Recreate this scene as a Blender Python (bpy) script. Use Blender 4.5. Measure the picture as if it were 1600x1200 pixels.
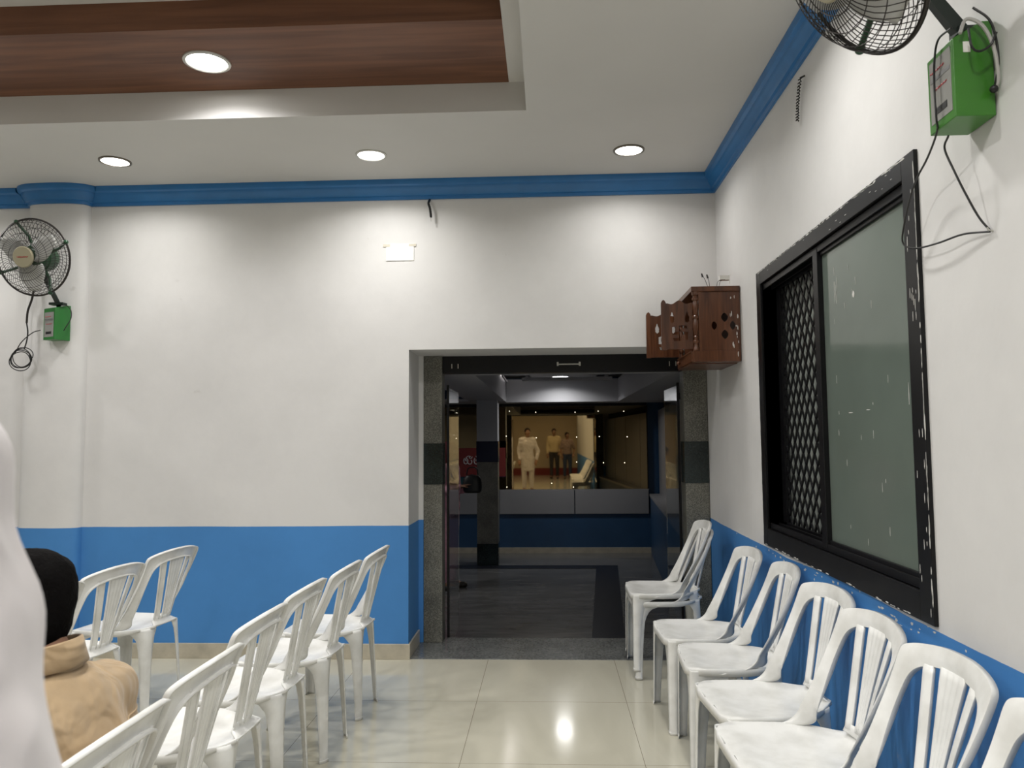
import bpy, bmesh, math, random
from mathutils import Vector, Matrix, Euler, Quaternion
random.seed(7)
PI = math.pi
R = math.radians
for o in list(bpy.data.objects): bpy.data.objects.remove(o)
scn = bpy.context.scene
COL = scn.collection

# ------------------------------------------------------------------ camera
F_PX = 1213.87
yaw, pitch, roll = 0.0463, 0.0708, 0.0078
EYE = Vector((0, 0, 1.42))
fw = Vector((-math.sin(yaw)*math.cos(pitch), math.cos(yaw)*math.cos(pitch), math.sin(pitch)))
rt = Vector((math.cos(yaw), math.sin(yaw), 0))
up = rt.cross(fw)
r2 = rt*math.cos(roll) - up*math.sin(roll)
u2 = up*math.cos(roll) + rt*math.sin(roll)
cd = bpy.data.cameras.new('camera'); cam = bpy.data.objects.new('camera', cd); COL.objects.link(cam)
cam.matrix_world = Matrix(((r2.x, u2.x, -fw.x, EYE.x), (r2.y, u2.y, -fw.y, EYE.y), (r2.z, u2.z, -fw.z, EYE.z), (0, 0, 0, 1)))
cd.sensor_fit = 'HORIZONTAL'; cd.sensor_width = 36.0; cd.lens = 36.0*F_PX/1600
cd.clip_start = 0.02; cd.clip_end = 100
cd.dof.use_dof = True; cd.dof.focus_distance = 3.6; cd.dof.aperture_fstop = 7.5
scn.camera = cam

# ------------------------------------------------------------------ world and exposure
w = bpy.data.worlds.new('night'); scn.world = w; w.use_nodes = True
w.node_tree.nodes['Background'].inputs[0].default_value = (0.02, 0.025, 0.035, 1)
w.node_tree.nodes['Background'].inputs[1].default_value = 0.2
scn.view_settings.view_transform = 'Standard'
scn.view_settings.look = 'None'
scn.view_settings.gamma = 1.0
scn.view_settings.use_curve_mapping = False
scn.view_settings.exposure = 0.19

# ------------------------------------------------------------------ key dimensions (metres)
D = 5.12          # back wall
XR = 1.1216       # right wall
ZC = 3.16         # ceiling
ZD = 0.856        # top of the blue dado
DR = 5.56         # back of the doorway reveal
XJ = -0.925       # left jamb of the doorway
ZH = 2.02         # head of the doorway
LF = -0.15        # lobby floor
LM = 10.86        # lobby far wall
LS = 1.913        # lobby soffit
XL, YB = -7.5, -9.0   # hall's far left and rear

# downlights: x, y, z, watts
HALL_W = 8.5
LIGHTS = [(-2.669, 4.594, ZC), (-1.064, 4.594, ZC), (0.505, 4.62, ZC), (-4.27, 4.594, ZC),
          (0.505, 2.75, ZC), (0.505, 0.9, ZC), (0.505, -1.0, ZC), (0.505, -3.0, ZC), (0.505, -5.0, ZC), (0.505, -7.0, ZC),
          (-6.6, 3.0, ZC), (-6.6, 0.5, ZC), (-6.6, -3.0, ZC), (-4.2, -6.5, ZC), (-1.5, -6.5, ZC)]
WOODLIGHTS = [(-1.687, 3.69, 3.31), (-3.6, 3.69, 3.31)]
INNER = [(-0.9, 2.1, 3.50), (-0.9, 0.3, 3.50), (-0.9, -1.8, 3.50), (-2.8, 2.1, 3.50), (-2.8, 0.0, 3.50), (-2.8, -2.2, 3.50)]

# ------------------------------------------------------------------ materials
MATS = {}
def nmat(name):
    m = bpy.data.materials.new(name); m.use_nodes = True
    nt = m.node_tree; b = nt.nodes['Principled BSDF']; MATS[name] = m
    return m, nt, b
def N(nt, t, **kw):
    n = nt.nodes.new(t)
    for k, v in kw.items(): setattr(n, k, v)
    return n
def setp(b, **kw):
    names = {'rough': 'Roughness', 'metal': 'Metallic', 'spec': 'Specular IOR Level', 'coat': 'Coat Weight',
             'trans': 'Transmission Weight', 'ior': 'IOR', 'coatr': 'Coat Roughness', 'alpha': 'Alpha', 'sheen': 'Sheen Weight',
             'sss': 'Subsurface Weight'}
    for k, v in kw.items(): b.inputs[names[k]].default_value = v
def rgb(*c): return (c[0], c[1], c[2], 1)
def s2l(r, g, b):
    f = lambda c: (c/255/12.92) if c <= 10 else (((c/255)+0.055)/1.055)**2.4
    return (f(r), f(g), f(b), 1)
def plain(name, col, noise=0.0, scale=20, bump=0.0, bscale=80, bdist=.005, **kw):
    m, nt, b = nmat(name); setp(b, **kw)
    if noise:
        tc = N(nt, 'ShaderNodeTexCoord'); no = N(nt, 'ShaderNodeTexNoise'); no.inputs['Scale'].default_value = scale
        no.inputs['Detail'].default_value = 6
        rp = N(nt, 'ShaderNodeValToRGB'); rp.color_ramp.elements[0].position = .3; rp.color_ramp.elements[1].position = .7
        rp.color_ramp.elements[0].color = (col[0]*(1-noise), col[1]*(1-noise), col[2]*(1-noise), 1)
        rp.color_ramp.elements[1].color = (min(1, col[0]*(1+noise*.4)), min(1, col[1]*(1+noise*.4)), min(1, col[2]*(1+noise*.4)), 1)
        nt.links.new(tc.outputs['Object'], no.inputs['Vector']); nt.links.new(no.outputs['Fac'], rp.inputs['Fac'])
        nt.links.new(rp.outputs['Color'], b.inputs['Base Color'])
    else: b.inputs['Base Color'].default_value = col
    if bump:
        tc = N(nt, 'ShaderNodeTexCoord'); no = N(nt, 'ShaderNodeTexNoise'); no.inputs['Scale'].default_value = bscale
        bp = N(nt, 'ShaderNodeBump'); bp.inputs['Strength'].default_value = bump; bp.inputs['Distance'].default_value = bdist; no.inputs['Distortion'].default_value = 1.5 if bdist > .01 else 0
        nt.links.new(tc.outputs['Object'], no.inputs['Vector']); nt.links.new(no.outputs['Fac'], bp.inputs['Height'])
        nt.links.new(bp.outputs['Normal'], b.inputs['Normal'])
    return m
def emit(name, col, strength):
    m, nt, b = nmat(name); b.inputs['Base Color'].default_value = (0, 0, 0, 1)
    b.inputs['Emission Color'].default_value = col; b.inputs['Emission Strength'].default_value = strength
    return m

BLUE = s2l(74, 136, 200)
WALLC = (0.70, 0.69, 0.68, 1)
def wall_mat(name, wob=0.004, upper=WALLC, lower=BLUE, zd=ZD):
    m, nt, b = nmat(name); setp(b, rough=.55, spec=.3)
    L = nt.links.new
    tc = N(nt, 'ShaderNodeTexCoord'); sp = N(nt, 'ShaderNodeSeparateXYZ'); L(tc.outputs['Object'], sp.inputs[0])
    nw = N(nt, 'ShaderNodeTexNoise'); nw.inputs['Scale'].default_value = 1.3; nw.inputs['Detail'].default_value = 5; L(tc.outputs['Object'], nw.inputs['Vector'])
    ma = N(nt, 'ShaderNodeMath', operation='MULTIPLY_ADD'); ma.inputs[1].default_value = wob*4; ma.inputs[2].default_value = zd - wob*2
    L(nw.outputs['Fac'], ma.inputs[0])
    lt = N(nt, 'ShaderNodeMath', operation='LESS_THAN'); L(sp.outputs['Z'], lt.inputs[0]); L(ma.outputs[0], lt.inputs[1])
    # faint grime blotches in the paint
    n1 = N(nt, 'ShaderNodeTexNoise'); n1.inputs['Scale'].default_value = 1.1; n1.inputs['Detail'].default_value = 8; n1.inputs['Roughness'].default_value = .65
    L(tc.outputs['Object'], n1.inputs['Vector'])
    rp = N(nt, 'ShaderNodeValToRGB'); e = rp.color_ramp.elements
    e[0].position = .33; e[0].color = tuple(c*.90 for c in upper[:3])+(1,); e[1].position = .6; e[1].color = upper
    L(n1.outputs['Fac'], rp.inputs['Fac'])
    rq = N(nt, 'ShaderNodeValToRGB'); e = rq.color_ramp.elements
    e[0].position = .3; e[0].color = tuple(c*.86 for c in lower[:3])+(1,); e[1].position = .65; e[1].color = lower
    L(n1.outputs['Fac'], rq.inputs['Fac'])
    mx = N(nt, 'ShaderNodeMix', data_type='RGBA'); L(lt.outputs[0], mx.inputs[0]); L(rp.outputs[0], mx.inputs[6]); L(rq.outputs[0], mx.inputs[7])
    # small scuffs and chips
    n2 = N(nt, 'ShaderNodeTexNoise'); n2.inputs['Scale'].default_value = 7; n2.inputs['Detail'].default_value = 7; L(tc.outputs['Object'], n2.inputs['Vector'])
    r2_ = N(nt, 'ShaderNodeValToRGB'); e = r2_.color_ramp.elements; e[0].position = .73; e[0].color = (0, 0, 0, 1); e[1].position = .78; e[1].color = (.35, .35, .35, 1)
    L(n2.outputs['Fac'], r2_.inputs['Fac'])
    mx2 = N(nt, 'ShaderNodeMix', data_type='RGBA'); L(r2_.outputs[0], mx2.inputs[0]); L(mx.outputs[2], mx2.inputs[6]); mx2.inputs[7].default_value = (.42, .40, .38, 1)
    L(mx2.outputs[2], b.inputs['Base Color'])
    bp = N(nt, 'ShaderNodeBump'); bp.inputs['Strength'].default_value = .25; bp.inputs['Distance'].default_value = .004
    n3 = N(nt, 'ShaderNodeTexNoise'); n3.inputs['Scale'].default_value = 14; n3.inputs['Detail'].default_value = 5; L(tc.outputs['Object'], n3.inputs['Vector'])
    L(n3.outputs['Fac'], bp.inputs['Height']); L(bp.outputs[0], b.inputs['Normal'])
    return m
M_wall = wall_mat('wall_paint', .004)
M_wallr = wall_mat('wall_paint_side', .011)
M_rear = wall_mat('rear_wall_paint', .004, (.50, .40, .28, 1), (.20, .03, .03, 1), .28)
M_ceil = plain('ceiling_paint', (.61, .60, .58, 1), noise=.04, scale=1.5, rough=.6, spec=.2)
M_cornice = plain('blue_cornice', s2l(44, 112, 172), noise=.10, scale=9, rough=.35)

def floor_mat():
    m, nt, b = nmat('floor_tiles'); setp(b, rough=.07, spec=.55)
    L = nt.links.new
    tc = N(nt, 'ShaderNodeTexCoord'); sp = N(nt, 'ShaderNodeSeparateXYZ'); L(tc.outputs['Object'], sp.inputs[0])
    def joint(sock, off, period, wdt):
        a = N(nt, 'ShaderNodeMath', operation='ADD'); a.inputs[1].default_value = off + 40*period; L(sock, a.inputs[0])
        d = N(nt, 'ShaderNodeMath', operation='DIVIDE'); d.inputs[1].default_value = period; L(a.outputs[0], d.inputs[0])
        f = N(nt, 'ShaderNodeMath', operation='FRACT'); L(d.outputs[0], f.inputs[0])
        s = N(nt, 'ShaderNodeMath', operation='SUBTRACT'); s.inputs[1].default_value = .5; L(f.outputs[0], s.inputs[0])
        ab = N(nt, 'ShaderNodeMath', operation='ABSOLUTE'); L(s.outputs[0], ab.inputs[0])
        g = N(nt, 'ShaderNodeMath', operation='GREATER_THAN'); g.inputs[1].default_value = .5 - wdt/period; L(ab.outputs[0], g.inputs[0])
        return g
    gx = joint(sp.outputs['X'], .405, .81, .0011); gy = joint(sp.outputs['Y'], -.27, .81, .0011)
    mxm = N(nt, 'ShaderNodeMath', operation='MAXIMUM'); L(gx.outputs[0], mxm.inputs[0]); L(gy.outputs[0], mxm.inputs[1])
    mp = N(nt, 'ShaderNodeMapping'); mp.inputs['Scale'].default_value = (1.2, .5, 1); L(tc.outputs['Object'], mp.inputs[0])
    n1 = N(nt, 'ShaderNodeTexNoise'); n1.inputs['Scale'].default_value = 2.2; n1.inputs['Detail'].default_value = 8; n1.inputs['Distortion'].default_value = 1.2
    L(mp.outputs[0], n1.inputs['Vector'])
    rp = N(nt, 'ShaderNodeValToRGB'); e = rp.color_ramp.elements
    e[0].position = .35; e[0].color = (.50, .475, .385, 1); e[1].position = .68; e[1].color = (.58, .555, .455, 1)
    L(n1.outputs['Fac'], rp.inputs['Fac'])
    mx = N(nt, 'ShaderNodeMix', data_type='RGBA'); L(mxm.outputs[0], mx.inputs[0]); L(rp.outputs[0], mx.inputs[6]); mx.inputs[7].default_value = (.16, .13, .09, 1)
    L(mx.outputs[2], b.inputs['Base Color'])
    n2 = N(nt, 'ShaderNodeTexNoise'); n2.inputs['Scale'].default_value = 3; n2.inputs['Detail'].default_value = 3; L(tc.outputs['Object'], n2.inputs['Vector'])
    mr = N(nt, 'ShaderNodeMapRange'); mr.inputs[3].default_value = .07; mr.inputs[4].default_value = .16; L(n2.outputs['Fac'], mr.inputs[0]); L(mr.outputs[0], b.inputs['Roughness'])
    return m
M_floor = floor_mat()
M_skirt = plain('skirting_tile', (.50, .455, .36, 1), noise=.2, scale=12, rough=.3)

def granite(name, a, c, scale=160, rough=.35):
    m, nt, b = nmat(name); setp(b, rough=rough)
    L = nt.links.new
    tc = N(nt, 'ShaderNodeTexCoord'); v = N(nt, 'ShaderNodeTexVoronoi'); v.inputs['Scale'].default_value = scale; L(tc.outputs['Object'], v.inputs['Vector'])
    n = N(nt, 'ShaderNodeTexNoise'); n.inputs['Scale'].default_value = 5; n.inputs['Detail'].default_value = 10; L(tc.outputs['Object'], n.inputs['Vector'])
    ad = N(nt, 'ShaderNodeMath', operation='MULTIPLY'); L(v.outputs['Distance'], ad.inputs[0]); L(n.outputs['Fac'], ad.inputs[1])
    rp = N(nt, 'ShaderNodeValToRGB'); e = rp.color_ramp.elements; e[0].position = .08; e[0].color = a; e[1].position = .38; e[1].color = c
    L(ad.outputs[0], rp.inputs['Fac']); L(rp.outputs[0], b.inputs['Base Color'])
    return m
M_granite = granite('speckled_granite', (.045, .045, .038, 1), (.20, .195, .165, 1))
M_blackgranite = granite('dark_green_granite', (.006, .010, .010, 1), (.025, .036, .034, 1), rough=.12)
M_threshold = granite('grey_threshold_stone', (.085, .09, .09, 1), (.17, .175, .17, 1), scale=60, rough=.18)

def lobby_floor_mat():
    m, nt, b = nmat('lobby_floor_stone'); setp(b, rough=.22)
    L = nt.links.new
    tc = N(nt, 'ShaderNodeTexCoord'); mp = N(nt, 'ShaderNodeMapping'); mp.inputs['Scale'].default_value = (1, 3.5, 1); L(tc.outputs['Object'], mp.inputs[0])
    n = N(nt, 'ShaderNodeTexNoise'); n.inputs['Scale'].default_value = 2.5; n.inputs['Detail'].default_value = 10; n.inputs['Roughness'].default_value = .65
    L(mp.outputs[0], n.inputs['Vector'])
    rp = N(nt, 'ShaderNodeValToRGB'); e = rp.color_ramp.elements; e[0].position = .3; e[0].color = (.095, .095, .095, 1); e[1].position = .7; e[1].color = (.19, .19, .188, 1)
    L(n.outputs['Fac'], rp.inputs['Fac']); L(rp.outputs[0], b.inputs['Base Color'])
    return m
M_lfloor = lobby_floor_mat()
M_lband = plain('lobby_black_band', (.012, .014, .022, 1), rough=.3)

def wood(name, a, c, axis_scale=(1, 14, 14), scale=1.6, rough=.35, coat=.0):
    m, nt, b = nmat(name); setp(b, rough=rough, coat=coat)
    L = nt.links.new
    tc = N(nt, 'ShaderNodeTexCoord'); mp = N(nt, 'ShaderNodeMapping'); mp.inputs['Scale'].default_value = axis_scale; L(tc.outputs['Object'], mp.inputs[0])
    n = N(nt, 'ShaderNodeTexNoise'); n.inputs['Scale'].default_value = scale; n.inputs['Detail'].default_value = 9; n.inputs['Distortion'].default_value = .8
    L(mp.outputs[0], n.inputs['Vector'])
    rp = N(nt, 'ShaderNodeValToRGB'); e = rp.color_ramp.elements; e[0].position = .36; e[0].color = a; e[1].position = .66; e[1].color = c
    L(n.outputs['Fac'], rp.inputs['Fac']); L(rp.outputs[0], b.inputs['Base Color'])
    return m
M_wood = wood('brown_veneer', (.115, .043, .020, 1), (.19, .078, .038, 1), (.8, 12, 12), 1.5, rough=.5)
M_shrine = wood('shrine_wood', (.062, .021, .009, 1), (.135, .050, .021, 1), (16, 16, 1.5), 2.0, rough=.3)
M_shrinedark = plain('shrine_interior', (.02, .012, .008, 1), rough=.6)
def plastic():
    m, nt, b = nmat('white_moulded_plastic'); setp(b, rough=.26, spec=.5)
    L = nt.links.new
    tc = N(nt, 'ShaderNodeTexCoord'); n = N(nt, 'ShaderNodeTexNoise'); n.inputs['Scale'].default_value = 9; n.inputs['Detail'].default_value = 8; L(tc.outputs['Object'], n.inputs['Vector'])
    rp = N(nt, 'ShaderNodeValToRGB'); e = rp.color_ramp.elements; e[0].position = .3; e[0].color = (.66, .655, .625, 1); e[1].position = .6; e[1].color = (.82, .82, .80, 1)
    L(n.outputs['Fac'], rp.inputs['Fac']); L(rp.outputs[0], b.inputs['Base Color'])
    bp = N(nt, 'ShaderNodeBump'); bp.inputs['Strength'].default_value = .12; bp.inputs['Distance'].default_value = .004
    mp = N(nt, 'ShaderNodeMapping'); mp.inputs['Scale'].default_value = (3, 9, 1); L(tc.outputs['Object'], mp.inputs[0])
    n3 = N(nt, 'ShaderNodeTexNoise'); n3.inputs['Scale'].default_value = 5; L(mp.outputs[0], n3.inputs['Vector'])
    L(n3.outputs['Fac'], bp.inputs['Height']); L(bp.outputs[0], b.inputs['Normal'])
    return m
M_plastic = plastic()
M_blackmetal = plain('black_metal', (.007, .007, .008, 1), noise=.2, scale=30, rough=.38, spec=.3)
M_frame = plain('black_window_frame', (.007, .007, .008, 1), noise=.3, scale=9, rough=.36, spec=.28)
M_smear = plain('white_paint_smears', (.62, .61, .58, 1), rough=.7)
M_frost = plain('frosted_grey_glass', s2l(100, 110, 103), noise=.08, scale=3, rough=.09, spec=.5)
M_frostdim = plain('dim_rear_glass', s2l(170, 176, 170), noise=.2, scale=25, rough=.35)
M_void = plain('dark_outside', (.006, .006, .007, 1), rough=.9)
M_trim = plain('lamp_trim_metal', (.55, .54, .50, 1), rough=.3, metal=.6)
M_trimdark = plain('lamp_trim_dark', (.16, .14, .11, 1), rough=.3, metal=.7)
M_lamp = emit('lamp_lens', (1, .985, .94, 1), 22)
M_lobbylamp = emit('lobby_lamp_lens', (.95, .97, 1, 1), 6)
M_fanmetal = plain('dark_fan_wire', (.035, .030, .028, 1), rough=.4, metal=.5)
M_fangreen = plain('dark_green_enamel', (.012, .055, .022, 1), rough=.3)
M_fanarm = plain('black_green_enamel', (.008, .016, .012, 1), rough=.35)
M_boxgreen = plain('bright_green_enamel', (.022, .165, .030, 1), noise=.08, scale=10, rough=.3)
M_boxgreen2 = plain('leaf_green_enamel', (.045, .19, .020, 1), noise=.10, scale=10, rough=.32)
M_badge = plain('cream_badge', (.34, .31, .21, 1), rough=.35)
M_label = plain('silver_label', (.42, .42, .40, 1), rough=.25, metal=.5)
M_labelgrey = plain('grey_print', (.16, .16, .16, 1), rough=.5)
M_red = plain('red_print', (.40, .03, .04, 1), rough=.5)
M_blade = plain('grey_fan_blade', (.46, .46, .44, 1), rough=.35, metal=.0)
M_black = plain('black_rubber', (.008, .008, .008, 1), rough=.45)
M_greycable = plain('grey_cable', (.45, .44, .42, 1), rough=.5)
M_paper = plain('white_sticker', (.84, .83, .79, 1), noise=.05, scale=30, rough=.5)
M_tape = plain('yellowed_tape', (.62, .58, .48, 1), rough=.4)
M_beige = plain('beige_cotton', (.40, .285, .165, 1), noise=.10, scale=25, bump=.55, bscale=6.5, bdist=.05, rough=.85, sheen=.2)
M_seam = plain('beige_seam', (.46, .34, .21, 1), rough=.85)
M_whitecloth = plain('white_cotton', (.58, .545, .545, 1), noise=.12, scale=6, bump=.5, bscale=5, bdist=.05, rough=.9, sheen=.3)
M_pink = plain('pink_cotton', (.80, .42, .50, 1), noise=.2, scale=30, rough=.9)
M_tan = plain('tan_cotton', (.62, .50, .30, 1), rough=.85)
M_pattern = plain('patterned_cotton', (.35, .25, .22, 1), noise=.7, scale=35, rough=.85)
M_trouser = plain('dark_trousers', (.03, .03, .035, 1), rough=.85)
M_jeans = plain('blue_jeans', (.04, .06, .11, 1), noise=.3, scale=60, rough=.85)
M_maroon = plain('dark_red_scarf', (.10, .01, .018, 1), rough=.8)
M_skin = plain('brown_skin', (.26, .13, .075, 1), noise=.08, scale=20, rough=.5, sss=.05)
M_hair = plain('black_hair', (.0035, .003, .003, 1), noise=.3, scale=120, bump=.5, bscale=140, rough=.8, spec=.06)
M_eye = plain('eye_white', (.7, .68, .65, 1), rough=.2)
M_lips = plain('lips', (.22, .08, .06, 1), rough=.5)
M_shoe = plain('dark_shoe', (.03, .025, .02, 1), rough=.5)
M_lwhite = plain('lobby_white_paint', (.42, .42, .44, 1), rough=.6)
M_lpanel = plain('grey_clad_panel', (.27, .27, .28, 1), noise=.05, scale=2, rough=.35)
M_lblue = plain('lobby_blue_paint', (.022, .070, .155, 1), noise=.1, scale=3, rough=.4)
M_navy = plain('navy_tile', (.012, .018, .045, 1), rough=.15)
M_sign = plain('dark_red_sign', (.20, .025, .022, 1), rough=.4)
M_signtext = plain('white_letters', (.62, .60, .60, 1), rough=.5)
M_bead = emit('tiny_lamp', (1, .9, .7, 1), 3)
m, nt, b = nmat('bronze_mirror_glass'); b.inputs['Base Color'].default_value = (.42, .315, .165, 1); setp(b, metal=1.0, rough=.02); M_mirror = m
m, nt, b = nmat('clear_glass'); b.inputs['Base Color'].default_value = (.80, .84, .82, 1); setp(b, rough=.02, trans=1.0, ior=1.45); M_glass = m

# ------------------------------------------------------------------ mesh helpers
class MB:
    def __init__(s): s.bm = bmesh.new(); s.mi = 0
    def face(s, vs, mi=None):
        try:
            f = s.bm.faces.new(vs); f.material_index = s.mi if mi is None else mi; return f
        except ValueError: return None
    def box(s, x0, x1, y0, y1, z0, z1, mi=None, mat=None):
        c = [Vector((x, y, z)) for z in (z0, z1) for y in (y0, y1) for x in (x0, x1)]
        if mat is not None: c = [mat @ v for v in c]
        v = [s.bm.verts.new(p) for p in c]
        for f in ((0, 2, 3, 1), (4, 5, 7, 6), (0, 1, 5, 4), (2, 6, 7, 3), (0, 4, 6, 2), (1, 3, 7, 5)): s.face([v[i] for i in f], mi)
        return s
    def rings(s, rings, closed=True, cap=True, mi=None):
        vr = [[s.bm.verts.new(p) for p in r] for r in rings]
        n = len(vr[0])
        for a, b_ in zip(vr[:-1], vr[1:]):
            for i in range(n if closed else n-1):
                j = (i+1) % n; s.face([a[i], a[j], b_[j], b_[i]], mi)
        if cap and closed:
            s.face(list(reversed(vr[0])), mi); s.face(vr[-1], mi)
        return vr
    def tube(s, pts, r, n=8, closed=False, mi=None):
        pts = [Vector(p) for p in pts]
        m_ = len(pts); rr = r if isinstance(r, (list, tuple)) else [r]*m_
        t0 = (pts[1]-pts[0]).normalized()
        nrm = t0.orthogonal().normalized(); rings = []
        for i, p in enumerate(pts):
            if closed: t = (pts[(i+1) % m_]-pts[i-1]).normalized()
            else: t = (pts[min(i+1, m_-1)]-pts[max(i-1, 0)]).normalized()
            nrm = (nrm - t*nrm.dot(t)); nrm = nrm.normalized() if nrm.length > 1e-6 else t.orthogonal().normalized()
            bn = t.cross(nrm)
            rings.append([p+(nrm*math.cos(2*PI*k/n)+bn*math.sin(2*PI*k/n))*rr[i] for k in range(n)])
        if closed:
            vr = s.rings(rings, cap=False, mi=mi)
            a, b_ = vr[-1], vr[0]
            # best rotational match
            k0 = min(range(n), key=lambda k: (a[0].co-b_[k].co).length)
            for i in range(n): s.face([a[i], a[(i+1) % n], b_[(i+1+k0) % n], b_[(i+k0) % n]], mi)
        else: s.rings(rings, mi=mi)
        return s
    def lathe(s, prof, n=32, mat=None, cap=True, mi=None):
        mat = mat or Matrix.Identity(4)
        rings = [[mat @ Vector((r*math.cos(2*PI*k/n), r*math.sin(2*PI*k/n), z)) for k in range(n)] for r, z in prof]
        s.rings(rings, cap=cap, mi=mi); return s
    def prism(s, poly, fn, a, b_, mi=None):
        # poly: 2-D outline; fn(u,v,w) -> point ; extrude w from a to b_
        va = [s.bm.verts.new(fn(u, v, a)) for u, v in poly]; vb = [s.bm.verts.new(fn(u, v, b_)) for u, v in poly]
        s.face(list(reversed(va)), mi); s.face(vb, mi)
        n = len(poly)
        for i in range(n): s.face([va[i], va[(i+1) % n], vb[(i+1) % n], vb[i]], mi)
        return s
    def sphere(s, c, r, seg=16, mi=None, sc=(1, 1, 1), mat=None):
        mt = Matrix.Translation(c) @ (mat or Matrix.Identity(4)) @ Matrix.Diagonal((r*sc[0], r*sc[1], r*sc[2], 1))
        g = bmesh.ops.create_uvsphere(s.bm, u_segments=seg, v_segments=seg//2+2, radius=1, matrix=mt)
        if mi is not None:
            for v in g['verts']:
                for f in v.link_faces: f.material_index = mi
        return s
    def build(s, name, mats, parent=None, smooth=40, bevel=0, mods=()):
        bmesh.ops.recalc_face_normals(s.bm, faces=s.bm.faces)
        me = bpy.data.meshes.new(name); s.bm.to_mesh(me); s.bm.free()
        for m_ in (mats if isinstance(mats, (list, tuple)) else [mats]): me.materials.append(m_)
        if smooth:
            for p in me.polygons: p.use_smooth = True
            me.set_sharp_from_angle(angle=R(smooth))
        o = bpy.data.objects.new(name, me); COL.objects.link(o)
        if parent: o.parent = parent
        if bevel:
            md = o.modifiers.new('bevel', 'BEVEL'); md.width = bevel; md.segments = 2; md.limit_method = 'ANGLE'; md.angle_limit = R(40)
        for t, kw in mods:
            md = o.modifiers.new(t.lower(), t)
            for k, v in kw.items(): setattr(md, k, v)
        return o

def tag(o, label=None, cat=None, group=None, kind=None):
    if label: o['label'] = label
    if cat: o['category'] = cat
    if group: o['group'] = group
    if kind: o['kind'] = kind
    return o
def struct(o, label=None):
    o['kind'] = 'structure'
    if label: o['label'] = label
    return o
def empty(name, loc=(0, 0, 0), rz=0, rot=None):
    o = bpy.data.objects.new(name, None); COL.objects.link(o); o.location = loc
    o.rotation_euler = rot if rot else (0, 0, rz); o.empty_display_size = .1
    return o
def copy_tree(o, parent=None):
    c = o.copy(); COL.objects.link(c)
    if parent: c.parent = parent
    for ch in list(o.children): copy_tree(ch, c)
    return c
def lerp(a, b, t): return a+(b-a)*t
def table(tb, x):
    if x <= tb[0][0]: return tb[0][1]
    for (a, va), (b_, vb) in zip(tb[:-1], tb[1:]):
        if x <= b_: return lerp(va, vb, (x-a)/(b_-a))
    return tb[-1][1]
def spline(pts, n=8):
    """Catmull-Rom through the points."""
    P = [Vector(p) for p in pts]; P = [P[0]*2-P[1]]+P+[P[-1]*2-P[-2]]; out = []
    for i in range(1, len(P)-2):
        for k in range(n):
            t = k/n
            out.append(.5*((2*P[i])+(P[i+1]-P[i-1])*t+(2*P[i-1]-5*P[i]+4*P[i+1]-P[i+2])*t*t+(3*P[i]-P[i-1]-3*P[i+1]+P[i+2])*t**3))
    out.append(P[-2]); return out

# ------------------------------------------------------------------ the hall
b_ = MB(); b_.box(XL, XR, YB, D, -.12, 0); struct(b_.build('floor', M_floor, smooth=0), 'glossy cream tiled floor of the hall')
# back wall with the doorway cut out; the reveal is its thickness
b_ = MB()
b_.box(XL, XJ, D, DR+.12, LF, ZC+.3)
b_.box(XJ, XR+.2, D, DR+.12, ZH, ZC+.3)
struct(b_.build('wall_back', M_wall, smooth=0), 'white back wall with a blue dado and the doorway')
# right wall with the window hole, running on into the reveal
WY0, WY1, WZ0, WZ1 = 2.43, 4.06, .955, 2.215
b_ = MB()
b_.box(XR, XR+.2, YB, WY0, 0, ZC+.3); b_.box(XR, XR+.2, WY1, DR+.12, LF, ZC+.3)
b_.box(XR, XR+.2, WY0, WY1, 0, WZ0); b_.box(XR, XR+.2, WY0, WY1, WZ1, ZC+.3)
struct(b_.build('wall_right', M_wallr, smooth=0), 'white right wall with a blue dado and the window')
b_ = MB(); b_.box(XL-.2, XL, YB, D, 0, ZC+.3); struct(b_.build('wall_left', M_wall, smooth=0))
b_ = MB(); b_.box(XL, XR, YB-.2, YB, 0, ZC+.3); struct(b_.build('wall_rear', M_rear, smooth=0))
# engaged pilaster with rounded cheeks on the back wall
def pil_profile(x0, x1, dep, n=10):
    pts = [(x0, D+.02)]
    cx = (x0+x1)/2; hw = (x1-x0)/2
    for k in range(n*2+1):
        a = PI*k/(n*2); c, s_ = math.cos(a), math.sin(a)
        pts.append((cx-hw*math.copysign(abs(c)**.7, c), D-dep*abs(s_)**.7))
    pts.append((x1, D+.02)); return pts
PX0, PX1, PDEP = -3.55, -3.13, .09
b_ = MB(); b_.prism(pil_profile(PX0, PX1, PDEP), lambda u, v, w_: Vector((u, v, w_)), 0, ZC+.02)
struct(b_.build('wall_pilaster', M_wall, smooth=50), 'rounded white pilaster at the left of the back wall')

# ceiling: flat slab with a stepped tray in it
OX0, OX1, OY0, OY1 = -5.6, -.097, -4.6, 4.01
b_ = MB()
b_.box(XL, OX0, YB, D, ZC, ZC+.05); b_.box(OX1, XR, YB, D, ZC, ZC+.05)
b_.box(OX0, OX1, OY1, D, ZC, ZC+.05); b_.box(OX0, OX1, YB, OY0, ZC, ZC+.05)
struct(b_.build('ceiling', M_ceil, smooth=0), 'flat off-white ceiling around the recessed tray')
ZT, ZU = 3.316, 3.455
b_ = MB()
b_.box(OX0-.03, OX1+.03, OY1-.002, OY1+.03, ZC-.0005, ZT+.03); b_.box(OX1-.002, OX1+.03, OY0, OY1, ZC-.0005, ZT+.03)
b_.box(OX0-.03, OX0+.002, OY0, OY1, ZC-.0005, ZT+.03); b_.box(OX0, OX1, OY0-.03, OY0+.002, ZC-.0005, ZT+.03)
b_.box(-.19, OX1, OY0, OY1, ZT, ZT+.03)
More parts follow.
